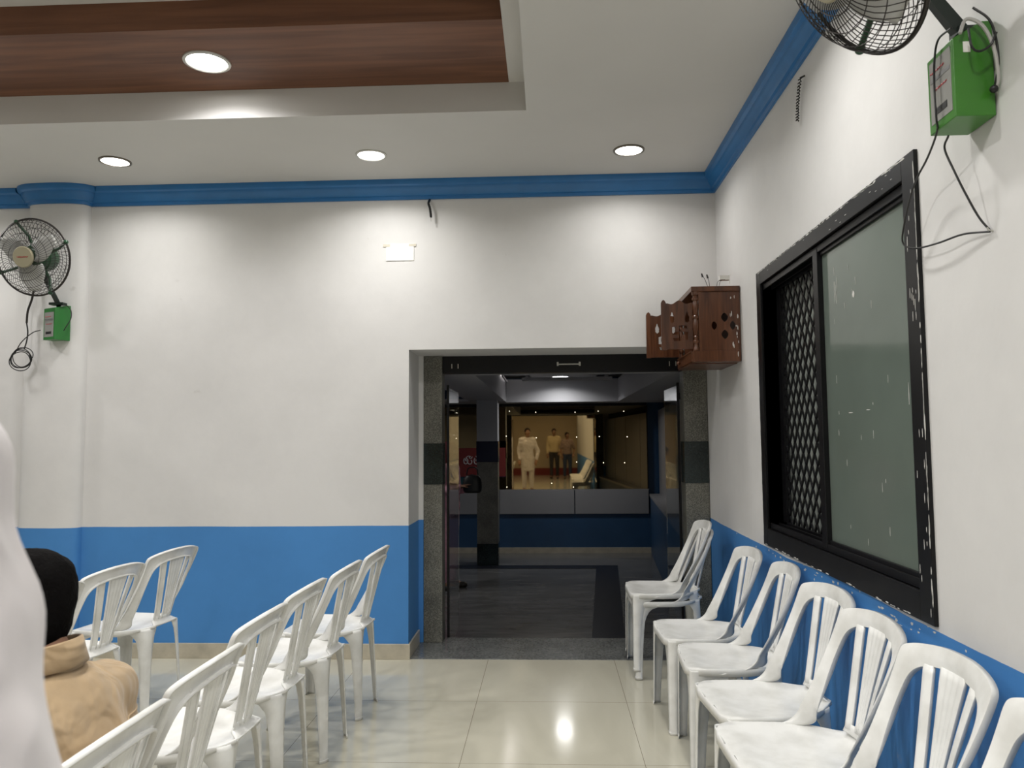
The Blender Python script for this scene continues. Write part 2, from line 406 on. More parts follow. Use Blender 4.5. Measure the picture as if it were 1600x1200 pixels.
struct(b_.build('ceiling_tray_riser', M_ceil, smooth=0), 'white upstand around the ceiling tray')
b_ = MB()
b_.box(OX0, -.19, 3.385, OY1, ZT, ZT+.03)
b_.box(OX0, -.19, 3.385, 3.41, ZT+.03, ZU)
b_.box(OX0, OX0+.62, OY0, 3.385, ZT, ZT+.03); b_.box(OX0+.62, -.19, OY0, OY0+.62, ZT, ZT+.03)
struct(b_.build('ceiling_wood_panel', M_wood, smooth=0), 'brown wood veneer border inside the ceiling tray')
b_ = MB(); b_.box(OX0, -.17, OY0, 3.385, ZU, ZU+.04); b_.box(-.19, -.16, OY0, 3.385, ZT+.03, ZU)
struct(b_.build('ceiling_inner', M_ceil, smooth=0), 'white centre of the ceiling tray')
b_ = MB(); b_.box(XL-.2, XR+.4, YB-.2, DR+.12, ZC+.45, ZC+.5); struct(b_.build('ceiling_slab', M_void, smooth=0))

# blue cornice, one run along the back wall round the pilaster and one along the right wall
prof = [(0, 0), (.014, 0), (.018, .018), (.03, .022), (.036, .04), (.052, .056), (.058, .078), (.074, .086), (.08, .10), (.08, ZC-3.04), (0, ZC-3.04)]
path = [Vector((XL, D, 0)), Vector((PX0-.05, D, 0))]
pp = pil_profile(PX0, PX1, PDEP, 8)[1:-1]
path = [Vector((XL, D, 0))]+[Vector((u, v, 0)) for u, v in pp]+[Vector((XR, D, 0))]+[Vector((XR, YB, 0))]
def sweep(path, prof, z0, corner_in=True):
    rings = []
    n = len(path)
    for i, p in enumerate(path):
        d0 = (p-path[i-1]).normalized() if i else (path[1]-p).normalized()
        d1 = (path[i+1]-p).normalized() if i < n-1 else d0
        n0 = Vector((d0.y, -d0.x, 0)); n1 = Vector((d1.y, -d1.x, 0))
        nn = (n0+n1).normalized(); k = 1/max(.45, nn.dot(n0))
        rings.append([p+nn*(u*k)+Vector((0, 0, z0+v)) for u, v in prof])
    return rings
b_ = MB(); b_.rings(sweep(path, prof, 3.04))
struct(b_.build('trim_1', M_cornice, smooth=30), 'blue moulded cornice where walls meet the ceiling')
# skirting of the back wall
b_ = MB(); b_.box(XL, XJ+.012, D-.014, D, 0, .098); b_.box(XJ, XJ+.012, D, DR-.06, 0, .098)
struct(b_.build('baseboard_back', M_skirt, smooth=0, bevel=.002), 'low cream tile skirting under the blue dado')
# ------------------------------------------------------------------ doorway
b_ = MB(); b_.box(XJ, XR, D+.001, DR+.10, LF-.05, .004); struct(b_.build('trim_2', M_threshold, smooth=0, bevel=.003), 'grey stone threshold of the doorway')
def post(x0, x1, label):
    e = empty('door_post', ((x0+x1)/2, DR+.01, .004))
    w_ = (x1-x0)/2
    z0, z1 = 1.10, 1.39
    b_ = MB(); b_.box(-w_, w_, -.05, .10, 0, ZH-.004); b_.build('stone_cladding', M_granite, e, smooth=0, bevel=.003)
    b_ = MB(); b_.box(-w_-.006 if x0 > 0 else -w_+.001, w_+.006 if x0 < 0 else w_-.001, -.057, .09, z0, z1); o = b_.build('dark_band', M_blackgranite, e, smooth=0, bevel=.002); o['label'] = 'polished black granite band'
    return struct(e, label)
post(XJ+.035, -.757, 'speckled granite post at the left of the doorway')
post(.955, XR-.003, 'speckled granite post at the right of the doorway')
b_ = MB(); b_.box(XJ, XJ+.034, DR-.04, DR+.1, .005, ZH)
struct(b_.build('door_lining', M_wall, smooth=0))
e = empty('door_header', (.1, DR+.02, 1.895))
b_ = MB(); b_.box(-.855, .873, -.03, .06, 0, .1245); b_.build('rail', M_blackmetal, e, smooth=0, bevel=.002)
b_ = MB(); b_.box(-.03, .13, -.043, -.03, .052, .060); b_.box(-.035, -.022, -.046, -.03, .045, .072); b_.box(.122, .135, -.046, -.03, .045, .072)
o = b_.build('handle', M_trim, e, smooth=0)
for q in (-.79, -.745, .765, .81):
    b_ = MB(); b_.box(q-.003, q+.003, -.033, -.03, .035, .068); b_.build('clip', M_trim, e, smooth=0)
struct(e, 'black metal header over the doorway')
# opened glass leaves, swung into the lobby
for nm, x, s_ in (('door_1', -.735, 1), ('door_2', .94, -1)):
    e = empty(nm, (x, DR+.12, LF+.02))
    b_ = MB(); b_.box(-.006, .006, 0, .62, .06, 1.93); b_.build('glass_pane', M_glass, e, smooth=0)
    b_ = MB(); b_.box(-.012, .012, -.005, .12, -.01, .06); b_.build('floor_hinge', M_trim, e, smooth=0, bevel=.002)
    b_ = MB(); b_.box(-.009, .009, -.012, .0, 0, 1.95); b_.build('edge_seal', M_blackmetal, e, smooth=0)
    struct(e, 'open glass door leaf seen edge on at the %s post' % ('left' if s_ > 0 else 'right'))

# ------------------------------------------------------------------ window on the right wall
win = empty('window_1', (XR, (WY0+WY1)/2, WZ0)); struct(win, 'black framed sliding window in the right wall')
def wbox(b_, x0, x1, y0, y1, z0, z1): b_.box(x0-XR, x1-XR, y0-(WY0+WY1)/2, y1-(WY0+WY1)/2, z0-WZ0, z1-WZ0)
FY0, FY1, FZ0, FZ1 = 2.345, 4.135, .868, 2.285
b_ = MB()
xf = XR-.012
wbox(b_, xf, XR+.10, FY0, WY0, FZ0, FZ1); wbox(b_, xf, XR+.10, WY1, FY1, FZ0, FZ1)
wbox(b_, xf, XR+.10, WY0, WY1, FZ0, WZ0); wbox(b_, xf, XR+.10, WY0, WY1, WZ1, FZ1)
# sliding tracks
wbox(b_, XR+.004, XR+.012, WY0, WY1, WZ0, WZ0+.03); wbox(b_, XR+.045, XR+.053, WY0, WY1, WZ0, WZ0+.03)
wbox(b_, XR+.004, XR+.012, WY0, WY1, WZ1-.03, WZ1); wbox(b_, XR+.045, XR+.053, WY0, WY1, WZ1-.03, WZ1)
b_.build('frame', M_frame, win, smooth=0, bevel=.002)
# near sash (frosted)
SY = 3.29
b_ = MB(); sx0, sx1 = XR+.014, XR+.04
wbox(b_, sx0, sx1, WY0, WY0+.035, WZ0, WZ1); wbox(b_, sx0-.012, sx1, SY-.045, SY+.01, WZ0+.01, WZ1-.01)
wbox(b_, sx0, sx1, WY0+.035, SY-.045, WZ0, WZ0+.045); wbox(b_, sx0, sx1, WY0+.035, SY-.045, WZ1-.045, WZ1)
sash = b_.build('sash', M_frame, win, smooth=0, bevel=.002)
b_ = MB(); wbox(b_, XR+.024, XR+.031, WY0+.03, SY-.04, WZ0+.04, WZ1-.04); b_.build('frosted_pane', M_frost, sash, smooth=0)
# paint spots on the pane
b_ = MB(); rng = random.Random(3)
def fleck(b_, y, z, dy, dz, x=XR+.0235, n=6):
    c = Vector((x-XR, y-(WY0+WY1)/2, z-WZ0)); pts = []
    for k in range(n):
        a = 2*PI*k/n+rng.random()*.5; q = .7+.5*rng.random()
        pts.append((math.cos(a)*dy*q, math.sin(a)*dz*q))
    b_.prism(pts, lambda u, v, w_: c+Vector((w_, u, v)), 0, -.0006)
for _ in range(20): fleck(b_, rng.uniform(2.5, 3.2), rng.uniform(1.03, 2.1), rng.uniform(.0006, .0012), rng.uniform(.006, .020))
for y, z, dz in ((3.12, 2.0, .05), (3.105, 1.98, .045), (3.095, 2.02, .03), (2.52, 1.55, .04)): fleck(b_, y, z, .0016, dz)
fleck(b_, 2.93, 1.95, .012, .014); fleck(b_, 3.0, 1.51, .02, .0015); fleck(b_, 2.84, 1.515, .02, .0015)
o = b_.build('paint_flecks', M_smear, sash, smooth=0)
# smears along the frame
def smear_strip(pts_fn, n, wmin, wmax, x):
    b_ = MB()
    for k in range(n):
        y, z, hy, hz = pts_fn(k/n)
        b2 = (y, z)
        fleck(b_, y, z, hy, hz, x=x, n=9)
    return b_
b_ = MB()
for k in range(80):    # top and its right end, patchy plaster smears
    y = rng.uniform(FY0+.03, FY1-.03)
    fleck(b_, y, FZ1-rng.uniform(.004, .007), rng.uniform(.008, .028), rng.uniform(.001, .0045), x=xf-.0002, n=9)
for k in range(45):
    z = rng.uniform(FZ0+.05, FZ1-.05); fleck(b_, FY0+rng.uniform(.003, .006), z, rng.uniform(.001, .003), rng.uniform(.01, .04), x=xf-.0002, n=9)
for k in range(26):
    z = rng.uniform(FZ0+.05, FZ1-.05); fleck(b_, FY1-rng.uniform(.003, .006), z, rng.uniform(.001, .003), rng.uniform(.01, .04), x=xf-.0002, n=9)
for k in range(26):
    y = rng.uniform(FY0+.03, FY1-.03); fleck(b_, y, FZ0+rng.uniform(.003, .006), rng.uniform(.008, .025), rng.uniform(.001, .003), x=xf-.0002, n=9)
for k in range(40):
    side = rng.random()
    if side < .5: fleck(b_, rng.uniform(FY0+.01, WY0-.01), rng.uniform(FZ0, FZ1), .0015, rng.uniform(.006, .02), x=xf-.0002)
    else: fleck(b_, rng.uniform(FY0+.03, FY1-.03), rng.uniform(WZ1+.01, FZ1-.003), rng.uniform(.004, .012), .0012, x=xf-.0002)
b_.build('paint_smears', M_smear, win, smooth=0)
b_ = MB(); rng = random.Random(11)
for k in range(46):
    y = rng.choice((rng.uniform(1.5, 5.0), rng.uniform(2.4, 4.2))); c = Vector((XR, y, ZD+rng.gauss(-.008, .012)-(.01 if FY0 < y < FY1 else 0)))
    w1, h1 = rng.uniform(.003, .014), rng.uniform(.0015, .006)
    pts = [(math.cos(2*PI*j/8)*w1*rng.uniform(.6, 1.3), math.sin(2*PI*j/8)*h1*rng.uniform(.6, 1.3)) for j in range(8)]
    b_.prism(pts, lambda u, v, w_: c+Vector((w_, u, v)), .0005, -.0004)
struct(b_.build('paint_chips', M_smear, smooth=0), 'white chips along the top edge of the blue dado')
# security mesh in the far half: expanded metal diamonds
b_ = MB()
my0, my1, mz0, mz1 = SY-.01, WY1-.02, WZ0+.02, WZ1-.02
cell_y, cell_z = .078, .105
ymid = (WY0+WY1)/2
def mbar(y0, z0, y1, z1):
    p, q = Vector((.078, y0-ymid, z0-WZ0)), Vector((.078, y1-ymid, z1-WZ0))
    d = (q-p).normalized(); nrm = Vector((0, -d.z, d.y))*.0055; th = Vector((.007, 0, 0))
    vs = [b_.bm.verts.new(v) for v in (p-nrm, p+nrm, p+nrm+th, p-nrm+th, q-nrm, q+nrm, q+nrm+th, q-nrm+th)]
    for f in ((0, 1, 5, 4), (1, 2, 6, 5), (2, 3, 7, 6), (3, 0, 4, 7)): b_.face([vs[i] for i in f])
ny = int((my1-my0)/cell_y)+1; nz = int((mz1-mz0)/cell_z)+1
for i in range(ny):
    for j in range(nz):
        y, z = my0+i*cell_y, mz0+j*cell_z
        ya, yb, yc = y, min(y+cell_y/2, my1), min(y+cell_y, my1)
        za, zb, zc_ = z, min(z+cell_z/2, mz1), min(z+cell_z, mz1)
        if yb >= my1 or zb >= mz1: continue
        mbar(ya, zb, yb, zc_); mbar(ya, zb, yb, za); mbar(yb, zc_, yc, zb); mbar(yb, za, yc, zb)
g = b_.build('security_mesh', M_blackmetal, win, smooth=0); g['label'] = 'black expanded metal mesh'
b_ = MB(); wbox(b_, XR+.07, XR+.09, my0-.02, my0+.015, mz0, mz1); wbox(b_, XR+.07, XR+.09, WY1-.06, WY1, mz0, mz1)
wbox(b_, XR+.07, XR+.09, my0, WY1, WZ0, WZ0+.035); wbox(b_, XR+.07, XR+.09, my0, WY1, WZ1-.035, WZ1)
b_.build('mesh_frame', M_frame, win, smooth=0)
b_ = MB(); wbox(b_, XR+.098, XR+.104, 3.52, WY1, WZ0, WZ1); b_.build('rear_pane', M_frostdim, win, smooth=0)
b_ = MB(); wbox(b_, XR+.19, XR+.21, WY0-.1, WY1+.1, WZ0-.1, WZ1+.1); b_.build('night_backdrop', M_void, win, smooth=0)  # near-black sheet put in for the darkness outside the window

# ------------------------------------------------------------------ lights
def downlight(x, y, z, label, trim=M_trim, r=.078, power=HALL_W, lens=M_lamp, group='round ceiling downlights', name='ceiling_downlight', tilt=0, col=(1, .982, .945), spread=150):
    e = empty(name, (x, y, z)); tag(e, label, 'ceiling light', group); power *= {(-2.669, ZC): .65, (0.505, ZC): .55 if y > 4 else 1.15, (-1.064, ZC): .92}.get((x, z), 1)
    b_ = MB(); b_.lathe([(r*1.22, 0), (r*1.20, -.006), (r*1.05, -.009), (r*1.0, -.004), (r*.98, .0), (r*1.0, .0)], 40, cap=False)
    b_.build('trim_ring', trim, e)
    b_ = MB(); b_.lathe([(r*1.0, -.0035), (r*.6, -.0045), (.001, -.005)], 40); b_.build('lens', lens, e)
    if power:
        ld = bpy.data.lights.new('downlight_lamp', 'AREA'); ld.shape = 'DISK'; ld.size = r*1.9; ld.energy = power; ld.color = col
        ld.spread = R(spread)
        lo = bpy.data.objects.new('downlight_lamp', ld); COL.objects.link(lo); lo.parent = e; lo.location = (0, 0, -.011)
    return e
names = ['round downlight at the left of the back wall ceiling, above the pilaster side', 'round downlight over the middle of the blank back wall', 'round dark rimmed downlight nearest the right corner, over the doorway']
for i, p in enumerate(LIGHTS):
    lab = names[i] if i < 3 else 'round hall downlight outside the frame, %s' % ('next along the back wall to the left', 'first along the right wall', 'second along the right wall', 'third along the right wall', 'fourth along the right wall', 'fifth along the right wall', 'sixth along the right wall', 'front one at the far left', 'middle one at the far left', 'rear one at the far left', 'left one of the rear pair', 'right one of the rear pair')[i-3]
    downlight(*p, lab, trim=(M_trimdark if i in (0, 2) else M_trim), group='round ceiling downlights' if i < 3 else 'downlights behind the viewer')
for i, p in enumerate(WOODLIGHTS):
    downlight(p[0], p[1], ZT, 'large round downlight set in the brown wood ceiling border' if i == 0 else 'round downlight in the wood border outside the frame', r=.095, col=(1, .97, 1.0), power=HALL_W*.7, group=None)
for i, p in enumerate(INNER):
    downlight(p[0], p[1], ZU, 'round downlight in the tray centre outside the frame, %s' % ('front right', 'middle right', 'rear right', 'front left', 'middle left', 'rear left')[i], power=HALL_W*2.1, group='downlights of the tray centre')

def at(px, py, ax, v):
    """Point of the place seen at a pixel, on the plane x, y or z = v."""
    d = fw + r2*((px-800)/F_PX) - u2*((py-600)/F_PX); i = 'xyz'.index(ax)
    return EYE + d*((v-EYE[i])/d[i])

# ------------------------------------------------------------------ the lobby beyond the doorway
LX0 = -4.5
KS = .07          # the lobby's right side runs askew
def rx(y): return 1.389 - KS*(LM-y)
b_ = MB(); b_.box(LX0, 2.0, DR+.12, LM, LF-.1, LF); struct(b_.build('floor_lobby', M_lfloor, smooth=0), 'dark grey stone floor of the lobby')
b_ = MB()
b_.prism([(.29, DR+.13), (.545, DR+.13), (.86, 9.80), (LX0, 9.80), (LX0, 9.52), (.553, 9.52)][0:0] or [(.283, DR+.13), (.543, DR+.13), (.838, 9.80), (.575, 9.80)], lambda u, v, w_: Vector((u, v, w_)), LF+.0005, LF+.003)
b_.prism([(LX0, 9.55), (.560, 9.55), (.575, 9.80), (LX0, 9.80)], lambda u, v, w_: Vector((u, v, w_)), LF+.0005, LF+.003)
struct(b_.build('trim_3', M_lband, smooth=0), 'black inlaid border band of the lobby floor')
b_ = MB(); b_.box(LX0, 2.2, LM, LM+.2, LF, .385); b_.box(LX0, 2.2, LM+.06, LM+.2, .385, LS+.5); struct(b_.build('wall_lobby_back', M_lblue, smooth=0), 'dark blue low wall at the far side of the lobby')
b_ = MB(); b_.box(LX0, rx(LM), LM-.02, LM, LF, -.075); struct(b_.build('baseboard_lobby', M_skirt, smooth=0), 'stone skirting at the foot of the lobby wall')
e = empty('wall_cladding', (0, LM, .385))
xs = [LX0, -3.2, -1.9, -.693, .352, 1.372]
for a, c in zip(xs[:-1], xs[1:]):
    b_ = MB(); b_.box(a+.006, c-.006, -.03, .0, 0, .33); b_.build('panel', M_lpanel, e, smooth=0, bevel=.003)
b_ = MB(); b_.box(LX0, 1.375, -.028, .06, .331, .336); b_.build('ledge', M_lpanel, e, smooth=0)
struct(e, 'grey panels below the dark glass in the lobby')
mg = MB(); mg.box(LX0, -.70, LM, LM+.012, .723, 1.872); mg.box(-.688, 1.357, LM, LM+.012, .723, 1.872)
o = mg.build('window_2', M_mirror, smooth=0); struct(o, 'dark bronze reflective glass at the far side of the lobby')
b_ = MB(); b_.box(-.70, -.688, LM-.004, LM+.012, .723, 1.872); b_.box(LX0, 1.36, LM-.01, LM+.04, 1.872, LS); b_.box(1.357, 1.372, LM-.006, LM+.02, .723, 1.872)
struct(b_.build('window_glazing_bar', M_blackmetal, smooth=0))
# right side of the lobby: blue low wall, ledge, tall grey panels
def askew(x0off, x1off, y0, y1, z0, z1, b_):
    p = [(rx(y0)+x0off, y0), (rx(y0)+x1off, y0), (rx(y1)+x1off, y1), (rx(y1)+x0off, y1)]
    b_.prism(p, lambda u, v, w_: Vector((u, v, w_)), z0, z1)
b_ = MB(); askew(0, .4, DR+.12, LM, LF, .62, b_); struct(b_.build('wall_lobby_right', M_lblue, smooth=0))
b_ = MB(); askew(-.01, .3, DR+.12, LM, .62, .655, b_); struct(b_.build('trim_4', M_lpanel, smooth=0))
b_ = MB(); ys = [DR+.12, 7.0, 8.2, 9.5, LM]
for a, c in zip(ys[:-1], ys[1:]): askew(.13, .20, a+.012, c-.012, .655, 1.80, b_)
struct(b_.build('wall_lobby_panels', M_lpanel, smooth=0), 'tall grey panels at the right of the lobby')
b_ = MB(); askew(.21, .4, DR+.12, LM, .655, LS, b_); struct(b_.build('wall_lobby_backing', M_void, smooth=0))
b_ = MB(); b_.box(LX0-.2, LX0, DR+.12, LM, LF, LS+.5); struct(b_.build('wall_lobby_left', M_lwhite, smooth=0))
# lobby ceiling: soffit with tray
TX0, TX1, TY0, TY1, TZ = -.56, .935, 5.95, 10.42, 2.27
b_ = MB()
b_.box(TX1, 2.0, DR+.12, LM, LS, LS+.03); b_.box(TX0, TX1, DR+.12, TY0, LS, LS+.03); b_.box(TX0, TX1, TY1, LM, LS, LS+.03)
b_.box(-1.02, TX0, DR+.12, LM, LS, LS+.03); b_.box(LX0, -2.6, DR+.12, LM, LS, LS+.03); b_.box(-2.6, -1.02, 10.0, LM, LS, LS+.03); b_.box(-2.6, -1.02, DR+.12, TY0, LS, LS+.03)
b_.box(TX0-.02, TX0, TY0, TY1, LS+.03, TZ-.05); b_.box(TX1, TX1+.02, TY0, TY1, LS+.03, TZ-.05); b_.box(TX0, TX1, TY1, TY1+.02, LS+.03, TZ-.05)
b_.box(LX0, 2.0, DR+.12, LM, TZ, TZ+.05)
struct(b_.build('ceiling_lobby', M_lwhite, smooth=0), 'grey stepped ceiling of the lobby')
b_ = MB(); b_.box(-.22, .62, 9.35, 10.25, 2.222, 2.262); b_.box(-.30, .74, 8.95, 9.12, 2.10, 2.13); b_.box(-.26, -.22, 9.0, 9.08, 2.13, TZ); b_.box(.66, .70, 9.0, 9.08, 2.13, TZ)
struct(b_.build('ceiling_lobby_drop', M_lwhite, smooth=0))
# lobby column with tile bands
e = empty('lobby_column', (-.772, 9.92, LF))
for nm, m_, z0, z1, g in (('black_base', M_blackgranite, 0, .268, .003), ('granite_cladding', M_granite, .268, 1.284, 0), ('navy_band', M_navy, 1.284, 1.545, .006), ('white_shaft', M_lwhite, 1.545, LS-LF, 0)):
    b_ = MB(); b_.box(-.132-g, .132+g, -.135-g, .135+g, z0, z1); b_.build(nm, m_, e, smooth=0, bevel=.003)
struct(e, 'square lobby column with granite cladding and navy band')
# lobby lamps
downlight(.16, 10.0, 2.2215, 'round downlight in the lobby ceiling beyond the doorway', r=.105, lens=M_lobbylamp, power=7, group=None, name='lobby_downlight', col=(1, .99, .97))
e = empty('cove_light', (TX0+.04, 9.5, 2.16)); tag(e, 'strip of cove light inside the left edge of the lobby ceiling tray', 'ceiling light')
b_ = MB(); b_.box(-.02, .0, -.5, .5, -.01, .006); b_.build('batten', M_lwhite, e, smooth=0)
ld = bpy.data.lights.new('cove_lamp', 'AREA'); ld.shape = 'RECTANGLE'; ld.size = .02; ld.size_y = 1.0; ld.energy = 3.0; ld.color = (1, .93, .86)
lo = bpy.data.objects.new('cove_lamp', ld); COL.objects.link(lo); lo.parent = e; lo.location = (.005, 0, .012); lo.rotation_euler = (0, PI, 0)
for k, (x, y) in enumerate(((-2.0, 7.6), (-3.6, 7.4))):  # unseen extra lamps, added to raise the ambient light of the lobby
    downlight(x, y, TZ-.001 if x > -2.6 else LS, 'extra lobby downlight, %s one, added out of sight left of the doorway' % ('nearer' if k == 0 else 'farther'), lens=M_lobbylamp, power=6, group=None, name='lobby_downlight', col=(1, .99, .97))
# sign on the dark glass
e = empty('wall_sign', (-1.0, LM-.03, .90)); tag(e, 'dark red sign with white letters on the dark lobby glass', 'sign')
b_ = MB(); b_.box(-.75, .40, 0, .012, 0, .40); b_.build('board', M_sign, e, smooth=0)
b_ = MB(); b_.box(-.75, .40, -.002, .0, -.006, 0.004); o = b_.build('edge_strip', M_navy, e, smooth=0)
def stroke_letters(strokes, x0, z0, h, name, parent):
    b_ = MB()
    for st_ in strokes: b_.tube(spline([(x0+u*h, -.004, z0+v*h) for u, v in st_], 6), h*.042, 6)
    return b_.build(name, M_signtext, parent)
# the three visible letters, drawn stroke by stroke
LET = [[(.10, .62), (.02, .45), (.05, .18), (.22, .10), (.36, .24), (.36, .48), (.24, .56), (.16, .44), (.30, .34)],
       [(.36, .24), (.48, .08), (.66, .10), (.74, .30), (.66, .46)], [(.20, .62), (.40, .78), (.62, .76), (.50, .66), (.66, .58), (.80, .74)],
       [(1.02, .62), (.94, .40), (1.00, .14), (1.20, .08), (1.36, .22), (1.34, .44), (1.18, .50), (1.10, .36)], [(1.10, .78), (1.24, .66), (1.44, .84)]]
stroke_letters(LET, -.185, .165, .155, 'letters', e)

# tiny lamps strung over the dark glass
bead = None; beads = []
for (x, y) in [(796, 642.5), (791, 681.5), (792, 761), (837, 644), (838, 684), (898.5, 644), (862, 755), (896, 761), (934.6, 642.5), (974.6, 642.5), (936.5, 682), (980, 682.5), (901, 683), (901, 722), (943, 723), (976, 723), (707, 641), (707.5, 680), (712.6, 718.6)]:
    p = at(x, y, 'y', LM-.008)
    if bead is None:
        b_ = MB(); b_.sphere((0, 0, 0), .0055, 8); bead = b_.build('string_light', M_bead)
        tag(bead, 'tiny warm lamp dotted over the dark lobby glass', 'string light', 'tiny lamps on the dark lobby glass'); o = bead
    else: o = bead.copy(); COL.objects.link(o)
    o.location = p
    bead_n = sum(1 for q in bpy.data.objects if q.name.startswith('string_light'))
    row_ = 'top row' if y < 650 else 'second row' if y < 700 else 'third row' if y < 730 else 'bottom row'
    beads.append((row_, x, o))

for row_ in ('top row', 'second row', 'third row', 'bottom row'):
    rr_ = sorted([(x, i) for i, (r_, x, o) in enumerate(beads) if r_ == row_])
    for k, (x, i) in enumerate(rr_):
        beads[i][2]['label'] = 'tiny warm lamp in the %s over the dark lobby glass, %s from the left' % (row_, ('first', 'second', 'third', 'fourth', 'fifth', 'sixth', 'seventh')[k])

# ------------------------------------------------------------------ monobloc chair (front is local -y)
def seat_hw(y):
    return table([(-.232, .135), (-.226, .175), (-.212, .200), (-.19, .212), (-.15, .217), (-.05, .214), (.02, .207), (.07, .194), (.11, .172), (.145, .142), (.17, .112), (.195, .088)], y)
def seat_z(x, y):
    h = seat_hw(y); u = min(1, abs(x)/h)
    dish = .020*(1-u*u)*max(0, min(1, (y+.235)/.12))*max(0, 1-max(0, (y-.10))/.11)
    front = -.010*max(0, 1-(y+.232)/.05)**2
    return .445 - dish + front + .012*max(0, (y-.12)/.075)**2
def back_y(x, z):
    yc = .172+(z-.45)*.235
    k = .028+.115*(max(0, (.86-z))/.41)**1.6
    return yc - k*(x/.205)**2
def make_chair():
    e = empty('plastic_chair')
    # seat
    b_ = MB(); ys = [-.232, -.228, -.22, -.205, -.185, -.15, -.10, -.05, 0, .03, .06, .09, .115, .14, .16, .18, .195]
    nu = 14; grid = []
    for y in ys:
        h = seat_hw(y); row = []
        for i in range(nu+1):
            x = h*(-1+2*i/nu); row.append(b_.bm.verts.new((x, y, seat_z(x, y))))
        grid.append(row)
    for a, c in zip(grid[:-1], grid[1:]):
        for i in range(nu): b_.face([a[i], a[i+1], c[i+1], c[i]])
    rim = [r_[0] for r_ in reversed(grid)] + grid[0][1:-1] + [r_[-1] for r_ in grid]
    prev = rim
    for (out, dz) in ((.0035, -.0035), (.0045, -.009), (.0055, -.030)):
        cur = []
        for v in rim:
            p = v.co; d = Vector((p.x, min(p.y, 0)*.9, 0)); d = d.normalized() if d.length > 0 else d
            fade = 1 if p.y < .05 else max(.45, 1-(p.y-.05)*5)
            cur.append(b_.bm.verts.new(p+d*out+Vector((0, 0, dz*fade))))
        for i in range(len(rim)-1): b_.face([prev[i], prev[i+1], cur[i+1], cur[i]])
        prev = cur
    b_.build('seat', M_plastic, e, smooth=50, mods=[('SOLIDIFY', dict(thickness=.0045, offset=-1))])
    # backrest
    b_ = MB()
    st = [((0, .850), (0, .802)), ((.055, .849), (.05, .800)), ((.11, .844), (.095, .794)), ((.155, .837), (.132, .784)), ((.188, .829), (.156, .768)),
          ((.2095, .819), (.169, .745)), ((.2155, .800), (.174, .712)), ((.214, .762), (.1755, .675)), ((.2105, .71), (.174, .63)), ((.207, .65), (.170, .585)), ((.203, .59), (.166, .545)), ((.2005, .54), (.163, .515))]
    sx_low = [((.201, .070, .502), (.162, .108, .487)), ((.204, .050, .470), (.165, .106, .463)), ((.209, .015, .445), (.176, .083, .4475)), ((.2155, -.04, .430), (.196, .040, .4445)), ((.2205, -.10, .421), (.210, -.03, .4425))]
    def flange(outer):
        pts = outer
        nn = len(pts); back = [p+Vector((p.x*.012, .014, -.003))*min(1, (nn-1-i)/(nn*.3)) for i, p in enumerate(pts)]
        va = [b_.bm.verts.new(p) for p in pts]; vb = [b_.bm.verts.new(p) for p in back]
        for i in range(len(pts)-1): b_.face([va[i], va[i+1], vb[i+1], vb[i]])
    for sgn in (1, -1):
        outer = [Vector((sgn*a[0], back_y(a[0], a[1]), a[1])) for a, c in st]+[Vector((sgn*a[0], a[1], a[2])) for a, c in sx_low]
        inner = [Vector((sgn*c[0], back_y(c[0], c[1]), c[1])) for a, c in st]+[Vector((sgn*c[0], c[1], c[2])) for a, c in sx_low]
        n_ = len(outer); o2 = spline(outer, 3); i2 = spline(inner, 3)
        cols = []
        for p, q in zip(o2, i2):
            mid = (p+q)/2; cols.append([b_.bm.verts.new(p), b_.bm.verts.new(p.lerp(q, .3)+Vector((0, -.003, .0))), b_.bm.verts.new(p.lerp(q, .7)+Vector((0, -.003, 0))), b_.bm.verts.new(q)])
        for a, c in zip(cols[:-1], cols[1:]):
            for i in range(3): b_.face([a[i], a[i+1], c[i+1], c[i]])
        flange(o2[:38]); flange(i2[:36])
        # slim outer slat
        def slat(xa_t, xb_t, xa_b, xb_b, zt, zb, ribs=1, pw=1.25):
            rows = []
            for k in range(15):
                t = k/14; z = lerp(zt, zb, t); f = 1-(1-t)**pw if pw > 1 else t
                xa, xb = lerp(xa_t, xa_b, f), lerp(xb_t, xb_b, f); row = []
                for j in range(ribs*4+1):
                    x = lerp(xa, xb, j/(ribs*4)); rib = -.0022*abs(math.sin(PI*j/4)) if ribs > 1 else (-.003*math.sin(PI*j/4))
                    row.append(b_.bm.verts.new((x, back_y(x, z)+rib, z)))
                rows.append(row)
            for a, c in zip(rows[:-1], rows[1:]):
                for j in range(len(a)-1): b_.face([a[j], a[j+1], c[j+1], c[j]])
            for side in (0, -1):
                va = [r_[side] for r_ in rows]; vb = [b_.bm.verts.new(v.co+Vector((0, .006, -.001))) for v in va]
                for i in range(len(va)-1): b_.face([va[i], va[i+1], vb[i+1], vb[i]])
        slat(sgn*.089, sgn*.124, sgn*.043, sgn*.067, .794, .478)
        if sgn == 1: slat(-.057, .057, -.021, .021, .803, .478, ribs=4)
    # tongue joining slats and seat
    rows = []
    for z, h in ((.447, .100), (.455, .088), (.468, .076), (.482, .068), (.494, .064)):
        row = []
        for j in range(13):
            x = h*(-1+2*j/12); yy = back_y(x, z) if z > .47 else lerp(.192, back_y(x, .47), (z-.447)/.023)
            row.append(b_.bm.verts.new((x, yy, z)))
        rows.append(row)
    bmesh.ops.remove_doubles(b_.bm, verts=b_.bm.verts, dist=.0004)
    for a, c in zip(rows[:-1], rows[1:]):
        for j in range(12): b_.face([a[j], a[j+1], c[j+1], c[j]])
    b_.build('backrest', M_plastic, e, smooth=50, mods=[('SOLIDIFY', dict(thickness=.006, offset=0))])
